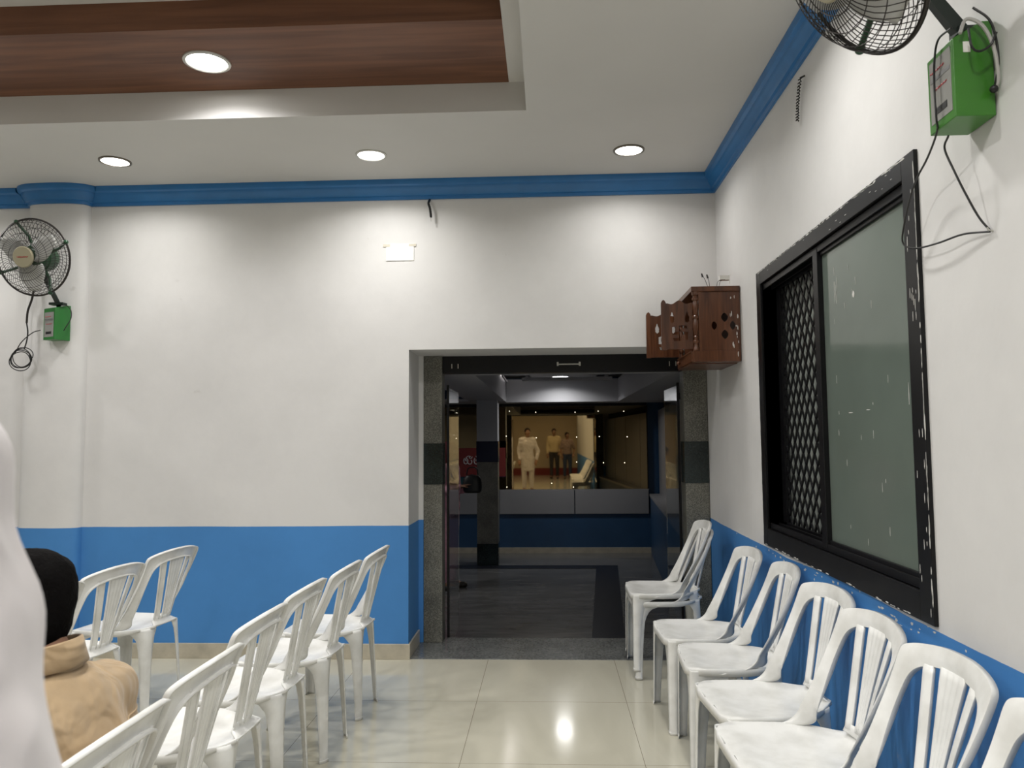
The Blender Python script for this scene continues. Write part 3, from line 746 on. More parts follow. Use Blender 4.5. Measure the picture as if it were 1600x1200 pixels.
    # legs: angle-section, flaring into the skirt
    def leg(sx, top, bot, dA, dB, WA, WB, zt):
        b_ = MB(); zs = [0, .012, .0125, .05, .12, .2, .28, .33, .36, .385, .402, .416, .428, zt]; rows = []
        dA = Vector((dA[0]*sx, dA[1], 0)); dB = Vector((dB[0]*sx, dB[1], 0))
        for z in zs:
            t = z/zt; c = Vector((sx*lerp(bot[0], top[0], t), lerp(bot[1], top[1], t), z)); wa, wb = table(WA, z), table(WB, z)
            g = .0035 if z <= .012 else 0
            c = c-(dA+dB).normalized()*g
            ch = .010
            row = [c+dB*(wb+g), c+dB*ch*2.2, c+dB*ch*.8+dA*ch*.15, c+dA*ch*.8+dB*ch*.15, c+dA*ch*2.2, c+dA*(wa+g)]
            rows.append([b_.bm.verts.new(p) for p in row])
        for a, c in zip(rows[:-1], rows[1:]):
            for i in range(5): b_.face([a[i], a[i+1], c[i+1], c[i]])
        b_.build('leg', M_plastic, e, smooth=55, mods=[('SOLIDIFY', dict(thickness=.0045, offset=-1 if sx > 0 else 1))])
    for sx in (-1, 1):
        leg(sx, (.217, -.222), (.237, -.226), (-1, -.04), (-.02, 1), [(0, .034), (.1, .038), (.25, .047), (.34, .056), (.38, .072), (.402, .095), (.416, .13), (.436, .17)],
            [(0, .036), (.1, .040), (.25, .048), (.34, .058), (.38, .075), (.402, .10), (.416, .14), (.436, .19)], .436)
        leg(sx, (.126, .176), (.152, .190), (-1, .12), (.52, -.85), [(0, .022), (.1, .025), (.25, .031), (.34, .037), (.40, .046), (.436, .06)],
            [(0, .026), (.1, .030), (.25, .038), (.34, .046), (.385, .056), (.416, .08), (.44, .12)], .443)
    return e
chair0 = make_chair(); used = [False]
def place_chair(x, y, deg, label, group, z=0):
    if not used[0]: c = chair0; used[0] = True
    else: c = copy_tree(chair0)
    c.location = (x, y, z); c.rotation_euler = (0, 0, R(deg)); tag(c, label, 'chair', group)
    return c
GR = 'white plastic chairs along the right wall'
place_chair(.725, 4.94, -90, 'white plastic chair at the doorway, lower of the stacked pair', GR, .004)
place_chair(.715, 4.94, -90, 'white plastic chair at the doorway, upper of the stacked pair', GR, .052)
for (x, y, a, l) in [(.785, 4.095, -88, 'white plastic chair next to the stacked pair, its front legs fully in view'),
                     (.82, 3.60, -93, 'white plastic chair under the mesh half of the window, second past the stacked pair'),
                     (.82, 3.04, -85, 'white plastic chair under the middle of the window, third past the stacked pair'),
                     (.79, 2.57, -88, 'white plastic chair under the frosted pane, fourth past the stacked pair'),
                     (.795, 2.115, -88, 'white plastic chair below the near window corner, its back slats large in view'),
                     (.815, 1.655, -90, 'white plastic chair cut off by the right edge of the photo')]:
    place_chair(x, y, a, l, GR)
for k, y in enumerate((1.15, .65, .15)):
    place_chair(.815, y, -90, 'white plastic chair by the right wall, %s of the three outside the frame' % ('first', 'middle', 'last')[k], 'chairs beside the viewer')
GA = 'white plastic chairs of the nearer left row'
for (x, y, a, l) in [(-1.153, 4.18, -93, 'white plastic chair at the far end of the nearer left row, closest to the doorway'),
                     (-1.18, 3.655, -93, 'white plastic chair, second from the far end of the nearer left row'),
                     (-1.215, 3.165, -93, 'white plastic chair, third from the far end of the nearer left row'),
                     (-1.21, 2.66, -92, 'white plastic chair, fourth from the far end of the nearer left row'),
                     (-1.15, 2.10, -91, 'empty white plastic chair just beyond the person in the beige shirt'),
                     (-1.13, 1.61, -91, 'white plastic chair the person in the beige shirt sits on')]:
    place_chair(x, y, a, l, GA)
GB = 'white plastic chairs of the farther left row'
for (x, y, a, l) in [(-2.26, 4.20, -98, 'white plastic chair at the far end of the farther left row, against the blue dado'),
                     (-2.25, 3.60, -97, 'white plastic chair, second from the far end of the farther left row'),
                     (-2.25, 3.10, -96, 'white plastic chair of the farther left row, mostly hidden behind black hair')]:
    place_chair(x, y, a, l, GB)

# ------------------------------------------------------------------ wall fans
def make_fan(name, loc, face_dir, label, r=.235, arm=None, roll_=0.0):
    e = empty(name, loc); e.rotation_mode = 'QUATERNION'
    f = Vector(face_dir).normalized(); q = f.to_track_quat('-Y', 'Z')
    q = q @ Quaternion((0, 1, 0), roll_); e.rotation_quaternion = q
    tag(e, label, 'fan', 'wall mounted fans')
    def guard(sign, depth, r_in, nrad, rings_, twist):
        b_ = MB()
        fn = lambda t: (lerp(r_in, r, t), sign*depth*(1-t**(4.6 if sign < 0 else 2.6)))
        for t in rings_:
            rr, y = fn(t); b_.tube([(rr*math.cos(a), y, rr*math.sin(a)) for a in [2*PI*k/56 for k in range(56)]], .0016 if t < .99 else .0022, 5, closed=True)
        for k in range(nrad):
            a0 = 2*PI*k/nrad; pts = []
            for j in range(9):
                t = j/8; rr, y = fn(t); a = a0+twist*t; pts.append((rr*math.cos(a), y, rr*math.sin(a)))
            b_.tube(pts, .0013, 4)
        return b_
    guard(-1, .092, .045, 64, (.0, .28, .52, .74, .88, .95, .985), .35).build('front_guard', M_fanmetal, e)
    guard(1, .075, .07, 48, (.0, .35, .68), -.3).build('rear_guard', M_fanmetal, e)
    b_ = MB(); b_.tube([(r*math.cos(a), 0, r*math.sin(a)) for a in [2*PI*k/64 for k in range(64)]], .006, 8, closed=True); b_.build('rim', M_fanmetal, e)
    ax = Matrix.Rotation(R(90), 4, 'X')   # lathe axis z -> -y
    b_ = MB(); b_.lathe([(.001, .104), (.062, .104), (.067, .099), (.067, .090), (.001, .090)], 32, ax); badge = b_.build('badge', M_badge, e)
    b_ = MB(); pts = [(-.036+.072*k/18, -.1055, .003*math.sin(k*1.9)) for k in range(19)]; b_.tube(pts, .0022, 5); b_.build('script_mark', M_red, badge)
    b_ = MB(); b_.lathe([(.001, .03), (.050, .03), (.072, .015), (.086, -.03), (.094, -.035), (.094, -.085), (.086, -.09), (.086, -.13), (.074, -.15), (.03, -.158), (.001, -.158)], 36, ax)
    for k in range(12):
        a = 2*PI*k/12; b_.box(.078*math.cos(a)-.006, .078*math.cos(a)+.006, .038, .13, .078*math.sin(a)-.003, .078*math.sin(a)+.003)
    b_.build('motor', M_fangreen, e, smooth=40)
    for k in range(4):      # struts from motor to the rim with clamps
        a = R(112+90*k) ; c, s_ = math.cos(a), math.sin(a)
        b_ = MB(); b_.tube([(c*.07, .05, s_*.07), (c*.15, .058, s_*.15), (c*(r-.02), .012, s_*(r-.02)), (c*(r+.008), .0, s_*(r+.008))], [.012, .009, .009, .011], 8)
        b_.sphere((c*r, 0, s_*r), .015, 10); b_.build('strut', M_fangreen, e)
    for k in range(3):
        b_ = MB(); rows = []
        for i in range(9):
            t = i/8; rr = lerp(.045, r-.03, t); wd = .045+.055*math.sin(PI*min(1, t*1.05+.1)); row = []
            for j in range(7):
                u = -1+2*j/6; ang = 2*PI*k/3+.5+(u*wd+.02*t)/max(rr, .05)*.85
                row.append((rr*math.cos(ang), -.035+u*lerp(.022, .012, t), rr*math.sin(ang)))
            rows.append(row)
        b_.rings(rows, closed=False, cap=False)
        b_.build('blade', M_blade, e, mods=[('SOLIDIFY', dict(thickness=.0015))])
    bpy.context.view_layer.update()
    inv = (Matrix.Translation(loc) @ q.to_matrix().to_4x4()).inverted()
    return e, inv
def child_local(b_, inv):
    b_.bm.transform(inv); return b_

# left fan on the pilaster
pl = (-3.27, 4.74, 2.60)
fanL, invL = make_fan('wall_fan', pl, (-.02, -.97, -.20), 'dark wire wall fan with a green motor on the left pilaster', r=.242)
q0 = Matrix.Translation((-3.275, 5.0, 2.10)) @ Matrix.Rotation(R(-24), 4, 'Z')
b_ = MB(); b_.prism([(-.055, 0), (.055, 0), (.055, .205), (.035, .23), (-.055, .215)][0:0] or [(-.05, .0), (.06, .0), (.06, .235), (.035, .235), (-.05, .21)], lambda u, v, w_: q0 @ Vector((w_, u, v)), -.058, .058)
bx = child_local(b_, invL).build('regulator_box', M_boxgreen, fanL, smooth=0, bevel=.002)
def label_plate(inv, q0, xw, hz, yf, parent, z0):
    f = lambda b_: child_local(b_, inv)
    def bxw(x0, x1, y0, y1, za, zb): b_ = MB(); b_.box(x0, x1, y0, y1, za, zb, mat=q0); return f(b_)
    p = bxw(-xw, xw, yf-.001, yf, z0, z0+hz).build('label_plate', M_label, parent, smooth=0)
    bxw(-xw*.62, xw*.55, yf-.002, yf-.001, z0+.08*hz+.006, z0+.22*hz).build('black_patch', M_black, p, smooth=0)
    bxw(-xw*.9, xw*.9, yf-.002, yf-.001, z0+.66*hz, z0+.73*hz).build('grey_stripe', M_labelgrey, p, smooth=0)
    for zz, s0, s1 in ((.52, -.6, .6), (.82, -.9, .4)):
        b_ = MB(); pts = [q0 @ Vector((lerp(xw*s0, xw*s1, k/16), yf-.0015, z0+zz*hz+.002*math.sin(k*2.1))) for k in range(17)]
        b_.tube(pts, .0016, 4); f(b_).build('red_mark', M_red, p)
label_plate(invL, q0, .048, .165, -.05, bx, .018)
# front face of the left box is at local y = -.05
b_ = MB(); b_.tube(spline([(-3.29, 4.86, 2.54), (-3.275, 4.90, 2.46), (-3.255, 4.955, 2.37), (-3.255, 4.99, 2.33)], 4), [.022]+[.016]*12, 10); b_.box(-3.30, -3.205, 4.95, 5.0, 2.333, 2.348)
child_local(b_, invL).build('arm', M_fanarm, fanL)
b_ = MB(); b_.tube(spline([(-3.215, 4.99, 2.345), (-3.17, 4.985, 2.30), (-3.165, 4.98, 2.24), (-3.185, 4.96, 2.18), (-3.20, 4.965, 2.16)], 5), .003, 6); child_local(b_, invL).build('lead', M_black, fanL)
# coiled power lead under it
e = empty('coiled_cable', (-3.47, 4.985, 1.97)); tag(e, 'coiled black cable hanging on the wall below the left fan', 'cable')
def local_tube(e, pts, r_, n_, name, mat_, sp=6):
    b_ = MB(); b_.tube(spline([Vector(p)-Vector(e.location) for p in pts], sp), r_, n_); return b_.build(name, mat_, e)
pts = []
for k in range(64):
    a = k*2*PI/15.3; rr = .060+.012*math.sin(k*.37); pts.append((-3.49+rr*math.cos(a)*1.15+.006*math.sin(k*.21), 4.985+.006*math.sin(k*.9), 1.975+rr*math.sin(a)+.008*math.cos(k*.17)))
local_tube(e, pts, .0032, 6, 'coil', M_black, 3)
local_tube(e, [(-3.48, 4.985, 2.04), (-3.475, 5.0, 2.10), (-3.47, 5.0, 2.16), (-3.48, 5.0, 2.22)], .0045, 6, 'upper_lead', M_black)
local_tube(e, [(-3.545, 4.985, 2.01), (-3.50, 4.985, 2.09), (-3.42, 4.975, 2.15), (-3.36, 4.965, 2.165)], .0032, 6, 'side_lead', M_black)
local_tube(e, [(-3.48, 5.0, 2.22), (-3.475, 5.0, 2.30), (-3.45, 5.0, 2.38), (-3.44, 5.005, 2.46)], .007, 6, 'sleeve', M_fanmetal)

# right fan, overhead on the right wall
fc = Vector((.79, 1.93, 2.632))
fanR, invR = make_fan('wall_fan', fc, (-.84, -.02, -.50), 'dark wire wall fan on a green box, cut off by the top of the photo', r=.252, roll_=-.35)
b_ = MB(); b_.prism([(1.02, 2.212), (1.118, 2.212), (1.118, 2.455), (1.095, 2.455), (1.02, 2.412)], lambda u, v, w_: Vector((u, w_, v)), 1.928, 2.058)
bx = child_local(b_, invR).build('regulator_box', M_boxgreen2, fanR, smooth=0, bevel=.002)
q1 = Matrix.Translation((1.02, 1.993, 2.212)) @ Matrix.Rotation(R(-90), 4, 'Z')
label_plate(invR, q1, .053, .165, 0, bx, .022)
b_ = MB(); b_.box(1.045, 1.062, 1.9265, 1.928, 2.375, 2.402); child_local(b_, invR).build('price_sticker', M_paper, bx, smooth=0)
b_ = MB()
a0, a1 = fc+Vector((.10, .03, .045)), Vector((1.065, 1.965, 2.44))
b_.tube([a0, a0.lerp(a1, .5), a1], [.021, .019, .022], 4); b_.box(1.045, 1.10, 1.94, 1.99, 2.435, 2.452)
child_local(b_, invR).build('arm', M_fanarm, fanR, smooth=30)
# leads of the right fan
e = empty('power_cable', (1.06, 1.93, 2.2)); tag(e, 'black cable looping from the right fan box to a hook on the wall', 'cable')
X1 = 1.012
pa = [at(1486, 44, 'x', 1.0), at(1466, 62, 'x', X1), at(1460, 95, 'x', X1-.002), at(1460, 140, 'x', X1-.002), at(1463, 185, 'x', X1-.002), at(1464, 206, 'x', X1+.01)]
pb = [at(1464, 206, 'x', X1+.01), at(1450, 245, 'x', 1.04), at(1428, 290, 'x', 1.06), at(1413, 350, 'x', 1.07), at(1411, 380, 'x', 1.08), at(1430, 388, 'x', 1.085), at(1465, 380, 'x', 1.09), at(1505, 366, 'x', 1.10), at(1547, 362, 'x', 1.115)]
pc = [at(1482, 212, 'x', 1.05), at(1476, 232, 'x', 1.05), at(1490, 265, 'x', 1.06), at(1510, 305, 'x', 1.08), at(1530, 340, 'x', 1.10), at(1548, 361, 'x', 1.116)]
local_tube(e, pa+pb[1:], .0028, 7, 'long_loop', M_black)
local_tube(e, pc, .0028, 7, 'short_loop', M_black)
b_ = MB(); h = at(1548, 361, 'x', 1.116)-Vector(e.location); b_.tube([h+Vector((.006, 0, 0)), h+Vector((-.006, 0, .003)), h+Vector((-.008, 0, .010))], .0025, 6); b_.build('hook', M_trim, e)
e = empty('grey_cable', (1.1, 1.94, 2.4)); tag(e, 'bundle of grey and black wires on the wall side of the right fan box', 'cable')
local_tube(e, [at(1500, 52, 'x', 1.03), at(1510, 30, 'x', 1.05), at(1535, 40, 'x', 1.08), at(1553, 75, 'x', 1.10), at(1560, 120, 'x', 1.112), at(1556, 140, 'x', 1.112)], .0045, 7, 'grey_lead', M_greycable)
local_tube(e, [at(1520, 12, 'x', 1.06), at(1545, 30, 'x', 1.09), at(1556, 60, 'x', 1.105), at(1560, 100, 'x', 1.11), at(1554, 138, 'x', 1.108)], .003, 7, 'black_lead', M_black)
local_tube(e, [at(1513, 45, 'x', 1.04), at(1518, 72, 'x', 1.04), at(1530, 80, 'x', 1.06), at(1548, 70, 'x', 1.09), at(1557, 50, 'x', 1.10)], .003, 7, 'knotted_lead', M_black)
b_ = MB(); b_.sphere(at(1553, 139, 'x', 1.105)-Vector(e.location), .010, 10); b_.build('plug', M_black, e)

# ------------------------------------------------------------------ small things on the walls
e = empty('blank_plate', (-.982, D-.001, 2.685)); tag(e, 'blank white sticker taped high on the back wall', 'sticker')
b_ = MB(); b_.box(-.098, .092, -.004, 0, -.062, .055); b_.build('sticker', M_paper, e, smooth=0, bevel=.0015)
for x in (-.10, .075):
    b_ = MB(); b_.box(x-.018, x+.03, -.0048, 0.0005, .035, .052); b_.build('tape', M_tape, e, smooth=0)
e = empty('wire_stub', (-.782, D-.002, 3.03)); tag(e, 'short black wire stub hanging below the cornice on the back wall', 'wire')
p = [(-.782, D-.01, 3.035), (-.785, D-.05, 3.0), (-.775, D-.055, 2.965), (-.77, D-.05, 2.925), (-.768, D-.05, 2.90)]
b_ = MB(); b_.tube(spline([Vector(v)-Vector(e.location) for v in p], 5), [.007, .009]*10+[.004], 6); b_.build('sleeve', M_black, e)
b_ = MB(); b_.tube([(.012, -.05, -.128), (.014, -.05, -.155)], .003, 5); b_.build('tip', M_greycable, e)
p0 = at(1250, 122, 'x', 1.10); e = empty('burnt_wire', p0); tag(e, 'curled black wire stub on the right wall near the cornice', 'wire')
pts = []; b1 = at(1246, 190, 'x', 1.10)
for k in range(60):
    t = k/59; c = p0.lerp(b1, t); a = k*1.5; pts.append(c+Vector((.006*math.cos(a), .008*math.sin(a), .003*math.sin(a*2)))-p0+Vector((.0, .012*math.sin(PI*t), 0)))
b_ = MB(); b_.tube(pts, .0028, 5); b_.tube([(.02, 0, .01), (.0, 0, .0)], .004, 5); b_.build('twisted_wire', M_black, e)

# ------------------------------------------------------------------ wooden shrine cabinet in the corner
SX0, SX1, SYN, SYF, SZ0, SZ1 = .85, 1.118, 4.52, 5.06, 1.862, 2.298
sh = empty('wall_shrine', (SX1, SYN, SZ0)); tag(sh, 'brown wooden shrine cabinet with open cut-out doors, high in the corner', 'shrine')
O = Vector((SX1, SYN, SZ0))
def sb(b_, x0, x1, y0, y1, z0, z1): b_.box(x0-O.x, x1-O.x, y0-O.y, y1-O.y, z0-O.z, z1-O.z)
def pierced(outline, holes, thick, to3d, name, mat_, parent):
    """A board with holes, triangulated through a filled 2-D curve."""
    cu = bpy.data.curves.new(name, 'CURVE'); cu.dimensions = '2D'; cu.fill_mode = 'BOTH'; cu.extrude = thick/2
    for lp in [outline]+holes:
        sp = cu.splines.new('POLY'); sp.points.add(len(lp)-1); sp.use_cyclic_u = True
        for i, (u, v) in enumerate(lp): sp.points[i].co = (u, v, 0, 1)
    tmp = bpy.data.objects.new(name, cu); COL.objects.link(tmp)
    bpy.context.view_layer.update()
    me = bpy.data.meshes.new_from_object(tmp.evaluated_get(bpy.context.evaluated_depsgraph_get()))
    bpy.data.objects.remove(tmp)
    for v in me.vertices: v.co = to3d(v.co.x, v.co.y, v.co.z)
    me.materials.clear(); me.materials.append(mat_)
    o = bpy.data.objects.new(name, me); COL.objects.link(o); o.parent = parent
    bm = bmesh.new(); bm.from_mesh(me); bmesh.ops.remove_doubles(bm, verts=bm.verts, dist=1e-5); bmesh.ops.recalc_face_normals(bm, faces=bm.faces); bm.to_mesh(me); bm.free()
    return o
def petal(cx, cy, w_, h_, n=7):
    pts = []
    for s_ in (1, -1):
        for k in range(n):
            t = k/n; pts.append((cx+s_*w_*math.sin(PI*t)**.8, cy+s_*h_*(1-2*t)*1.0 if s_ > 0 else cy-h_*(1-2*t)))
    return pts
def diamond(cx, cy, w_, h_):
    up_ = [(cx+w_*math.sin(PI*k/8)**.8, cy+h_*(1-2*k/8)) for k in range(9)]
    dn = [(cx-w_*math.sin(PI*k/8)**.8, cy-h_*(1-2*k/8)) for k in range(1, 8)]
    return up_+dn
def spade(cx, cy, w_, h_):
    prof_ = [(0, 1), (.25, .8), (.45, .45), (.8, .2), (1, -.1), (.8, -.4), (.95, -.6), (.5, -.8), (0, -1)]
    return [(cx+a*w_, cy+b2*h_) for a, b2 in prof_]+[(cx-a*w_, cy+b2*h_) for a, b2 in reversed(prof_[1:-1])]
# near side board, pierced with four diamonds (u along x, v up)
wS = SX1-SX0-.035; hS = SZ1-SZ0
holes = [diamond(.62*wS, .585*hS, .020, .028), diamond(.36*wS, .475*hS, .016, .026), diamond(.90*wS-.02, .475*hS, .016, .027), diamond(.62*wS, .355*hS, .020, .028)]
pierced([(0, .055), (wS, .055), (wS, hS-.03), (0, hS-.03)], holes, .012, lambda u, v, w_: Vector((SX0+.035+u-O.x, SYN+.012+w_-O.y, v)), 'side_panel', M_shrine, sh)
b_ = MB(); sb(b_, SX0-.004, SX1, SYN+.003, SYN+.030, SZ0+.002, SZ0+.062); b_.build('base_rail', M_shrine, sh, smooth=0, bevel=.002)
b_ = MB(); sb(b_, SX0+.035, SX1, SYF-.016, SYF, SZ0, SZ1-.03); b_.build('far_side_panel', M_shrine, sh, smooth=0)
b_ = MB(); sb(b_, SX1-.012, SX1, SYN+.01, SYF, SZ0, SZ1-.03); b_.build('back_panel', M_shrinedark, sh, smooth=0)
b_ = MB(); sb(b_, SX0-.012, SX1, SYN-.008, SYF, SZ1-.03, SZ1); b_.build('top_board', M_shrine, sh, smooth=0, bevel=.003)
b_ = MB(); sb(b_, SX0+.02, SX1-.012, SYN+.02, SYF-.016, SZ0+.04, SZ0+.056); b_.build('shelf', M_shrine, sh, smooth=0)
# splayed bottom tray with a drawer face
b_ = MB(); b_.prism([(SX0-.01, SZ0-.008), (SX1, SZ0-.008), (SX1, SZ0+.002), (SX0+.0, SZ0+.002)], lambda u, v, w_: Vector((u-O.x, w_-O.y, v-O.z)), SYN+.10, SYF-.01)
b_.prism([(SX0-.002, SZ0-.004), (SX1, SZ0-.004), (SX1, SZ0+.004), (SX0-.002, SZ0+.004)], lambda u, v, w_: Vector((u-O.x, w_-O.y, v-O.z)), SYN+.002, SYN+.12)
b_.build('bottom_board', M_shrine, sh, smooth=0, bevel=.002)
b_ = MB(); sb(b_, SX0-.01, SX0+.012, SYN+.03, SYF-.004, SZ0, SZ0+.062); dr = b_.build('drawer', M_shrine, sh, smooth=0, bevel=.003)
b_ = MB(); b_.sphere((SX0-.02-O.x, SYF-.10-O.y, .03), .012, 12); b_.build('knob', M_shrine, dr)
b_ = MB(); sb(b_, SX0-.014, SX0-.009, SYN+.05, SYF-.02, SZ0+.055, SZ0+.064); b_.build('bead', M_shrine, dr, smooth=0)
# turned columns at both front corners
for nm, y in (('near', SYN+.014), ('far', SYF-.02)):
    pr = [(.017, .062), (.017, .075), (.012, .085), (.012, .10), (.018, .108), (.018, .118), (.012, .124), (.012, .135), (.017, .142), (.010, .15), (.016, .19), (.018, .215), (.012, .245), (.018, .252), (.018, .262), (.012, .27), (.015, .30), (.017, .33), (.012, .352), (.019, .36), (.019, .37), (.014, .375), (.014, .382), (.021, .388), (.021, hS-.03)]
    b_ = MB(); b_.lathe([(a, z) for a, z in pr], 20, Matrix.Translation((SX0+.014-O.x, y-O.y, 0))); b_.build('turned_column', M_shrine, sh, smooth=35)
b_ = MB(); sb(b_, SX0+.03, SX0+.045, SYN+.0, SYN+.02, SZ0+.06, SZ1-.03); b_.build('stile', M_shrine, sh, smooth=0)
# doors: w wide, scalloped tops, swung open
def door(hx, hy, ang, wd, with_sign, flip):
    z0, z1 = SZ0+.075, SZ0+.35
    dz = z1-z0
    top = [(wd*k/14, dz-.012+.016*math.sin(PI*k/14)+.008*math.cos(4*PI*k/14)) for k in range(15)]
    outline = [(0, 0), (wd, 0)]+list(reversed(top))
    outline = [(0, 0), (wd, 0)]+[(u, v) for u, v in reversed(top)]
    holes = [spade(wd*.20, dz*.68, .014, .034), spade(wd*.76, dz*.68, .014, .034)]
    if with_sign:   # right-facing auspicious sign cut through the board
        s_ = .046; t_ = .0085; cx, cy = wd*.47, dz*.34; pts = []
        quad = [(-t_, t_), (-t_, s_), (s_*.80, s_), (s_*.92, s_*.55), (s_*.62, s_-2*t_), (t_, s_-2*t_)]
        for k in range(4):
            for (u, v) in quad:
                for _ in range(k): u, v = v, -u
                pts.append((cx+u*flip, cy+v))
        holes.append(pts)
    c, s2 = math.cos(ang), math.sin(ang)
    fn = lambda u, v, w_: Vector((hx+u*c-w_*s2-O.x, hy+u*s2+w_*c-O.y, z0+v-O.z))
    d = pierced(outline, holes, .012, fn, 'door', M_shrine, sh)
    b_ = MB(); b_.prism([(wd-.002, -.004), (wd+.026, -.004), (wd+.026, dz), (wd+.02, dz+.012), (wd+.012, dz+.018), (wd+.004, dz+.012), (wd-.002, dz)], fn, -.010, .010); b_.build('edge_stile', M_shrine, d, smooth=0)
    b_ = MB(); b_.sphere(fn(wd-.022, dz*.50, -.018), .009, 10); b_.sphere(fn(wd-.022, dz*.50, -.010), .005, 8); b_.build('knob', M_shrine, d)
    return d
door(SX0+.0, SYN+.035, R(176), .155, True, -1)
door(SX0-.002, SYF-.035, R(184), .185, True, -1)
# wires, holder and idol glimpses on top
e = empty('wire_holder', (1.015, 4.56, SZ1)); tag(e, 'thin wires and small white clip on top of the wooden shrine', 'wire')
for k, (a0, a1) in enumerate((((-.07, 0, 0), (-.105, 0, .085)), ((-.06, 0, 0), (-.075, 0, .078)))):
    b_ = MB(); b_.tube([a0, tuple(lerp(p_, q_, .5)+(0 if i_ else .004) for i_, (p_, q_) in enumerate(zip(a0, a1))), a1], [.0016, .0016, .0016], 5); b_.build('wire', M_black, e)
    b_ = MB(); b_.tube([Vector(a1)+Vector((.006, 0, -.022)), Vector(a1)], [.006, .004], 6); b_.build('wire_tip', M_fanmetal, e)
b_ = MB(); b_.tube(spline([(-.02, 0, 0), (-.014, 0, .03), (.005, 0, .045), (.03, 0, .046)], 4), .0013, 5); b_.tube(spline([(-.005, 0, 0), (.0, 0, .03), (.01, 0, .044)], 4), .0013, 5); b_.build('wire', M_black, e)
b_ = MB(); b_.box(.0, .058, .0, .03, .045, .072); b_.tube([(.058, .0, .072), (.066, 0, .082)], .0015, 4); b_.tube([(.056, 0, .046), (.057, 0, .022)], .003, 5); b_.build('clip', M_paper, e, smooth=0)
rng = random.Random(5)
b_ = MB()
for k in range(13):
    z = rng.uniform(.02, .40); c = Vector((SX1-.012-abs(rng.gauss(0, .022))-O.x, SYN+.0055-O.y, z)); w1, h1 = rng.uniform(.001, .004), rng.uniform(.004, .018)
    pts = [(math.cos(2*PI*j/7)*w1*rng.uniform(.7, 1.2), math.sin(2*PI*j/7)*h1*rng.uniform(.7, 1.2)) for j in range(7)]
    b_.prism(pts, lambda u, v, w_: c+Vector((u, w_, v)), 0, -.0012 if z > .058 else -.0035)
b_.build('paint_splashes', M_smear, sh, smooth=0)

# ------------------------------------------------------------------ people
def cap(b_, p, q, r0, r1, n=14):
    p, q = Vector(p), Vector(q); d = (q-p).normalized(); u = d.orthogonal().normalized(); v = d.cross(u)
    rings = []
    for k in range(5):
        a = -PI/2+PI/2*k/4; rings.append((p+d*r0*math.sin(a), max(r0*math.cos(a), r0*.02)))
    for k in range(5):
        a = PI/2*k/4; rings.append((q+d*r1*math.sin(a), max(r1*math.cos(a), r1*.02)))
    b_.rings([[c+(u*math.cos(2*PI*j/n)+v*math.sin(2*PI*j/n))*r_ for j in range(n)] for c, r_ in rings])
def limb(b_, pts, rad, n=14):
    for i in range(len(pts)-1): cap(b_, pts[i], pts[i+1], rad[i], rad[i+1], n)
def loft(b_, secs, side=(1, 0, 0), n=24):
    """secs: (centre, half width, half depth); square-ish ellipses strung along a spine."""
    sd = Vector(side).normalized(); rings = []
    for i, (c, rx_, ry_) in enumerate(secs):
        c = Vector(c); t = (Vector(secs[min(i+1, len(secs)-1)][0])-Vector(secs[max(i-1, 0)][0])).normalized()
        s_ = (sd-t*sd.dot(t)).normalized(); f_ = t.cross(s_)
        ring = []
        for k in range(n):
            a = 2*PI*k/n; ca, sa = math.cos(a), math.sin(a)
            ring.append(c+s_*(rx_*math.copysign(abs(ca)**.8, ca))+f_*(ry_*math.copysign(abs(sa)**.9, sa)))
        rings.append(ring)
    b_.rings(rings)
def mid(a, c, t=.5): return Vector(a).lerp(Vector(c), t)
def hand(b_, wrist, d, n_, curl=.5, s=1.0, side=1):
    """palm, four unequal bent fingers and a thumb from the side of the palm. d: pointing direction, n_: back-of-hand normal."""
    d = Vector(d).normalized(); n_ = Vector(n_); n_ = (n_-d*n_.dot(d)).normalized(); x = d.cross(n_)*side
    wv = Vector(wrist)
    for k in (-1.3, -.45, .45, 1.3): cap(b_, wv+d*.012*s+x*k*.012*s, wv+d*.085*s+x*k*.021*s, .014*s, .0115*s, 8)
    L = (.040, .045, .041, .032)
    for k in range(4):
        base = wv+d*.088*s+x*(k-1.5)*.0205*s; a = 0; p = base; dirr = d
        for j, (l, r_) in enumerate(((L[k], .0090), (L[k]*.65, .0082), (L[k]*.52, .0072))):
            a += curl*(.5+.2*j)*(.9+.12*k); dirr = (d*math.cos(a)-n_*math.sin(a)); q = p+dirr*l*s; cap(b_, p, q, r_*s, r_*.93*s, 8); p = q
    base = wv+d*.028*s-x*.030*s; t1 = base+(d*.55-x*.75-n_*.25).normalized()*.038*s; t2 = t1+(d*.9-x*.25-n_*.4).normalized()*.030*s
    cap(b_, wv+d*.015*s-x*.015*s, base, .014*s, .013*s, 8); cap(b_, base, t1, .0125*s, .0105*s, 8); cap(b_, t1, t2, .0105*s, .0085*s, 8)
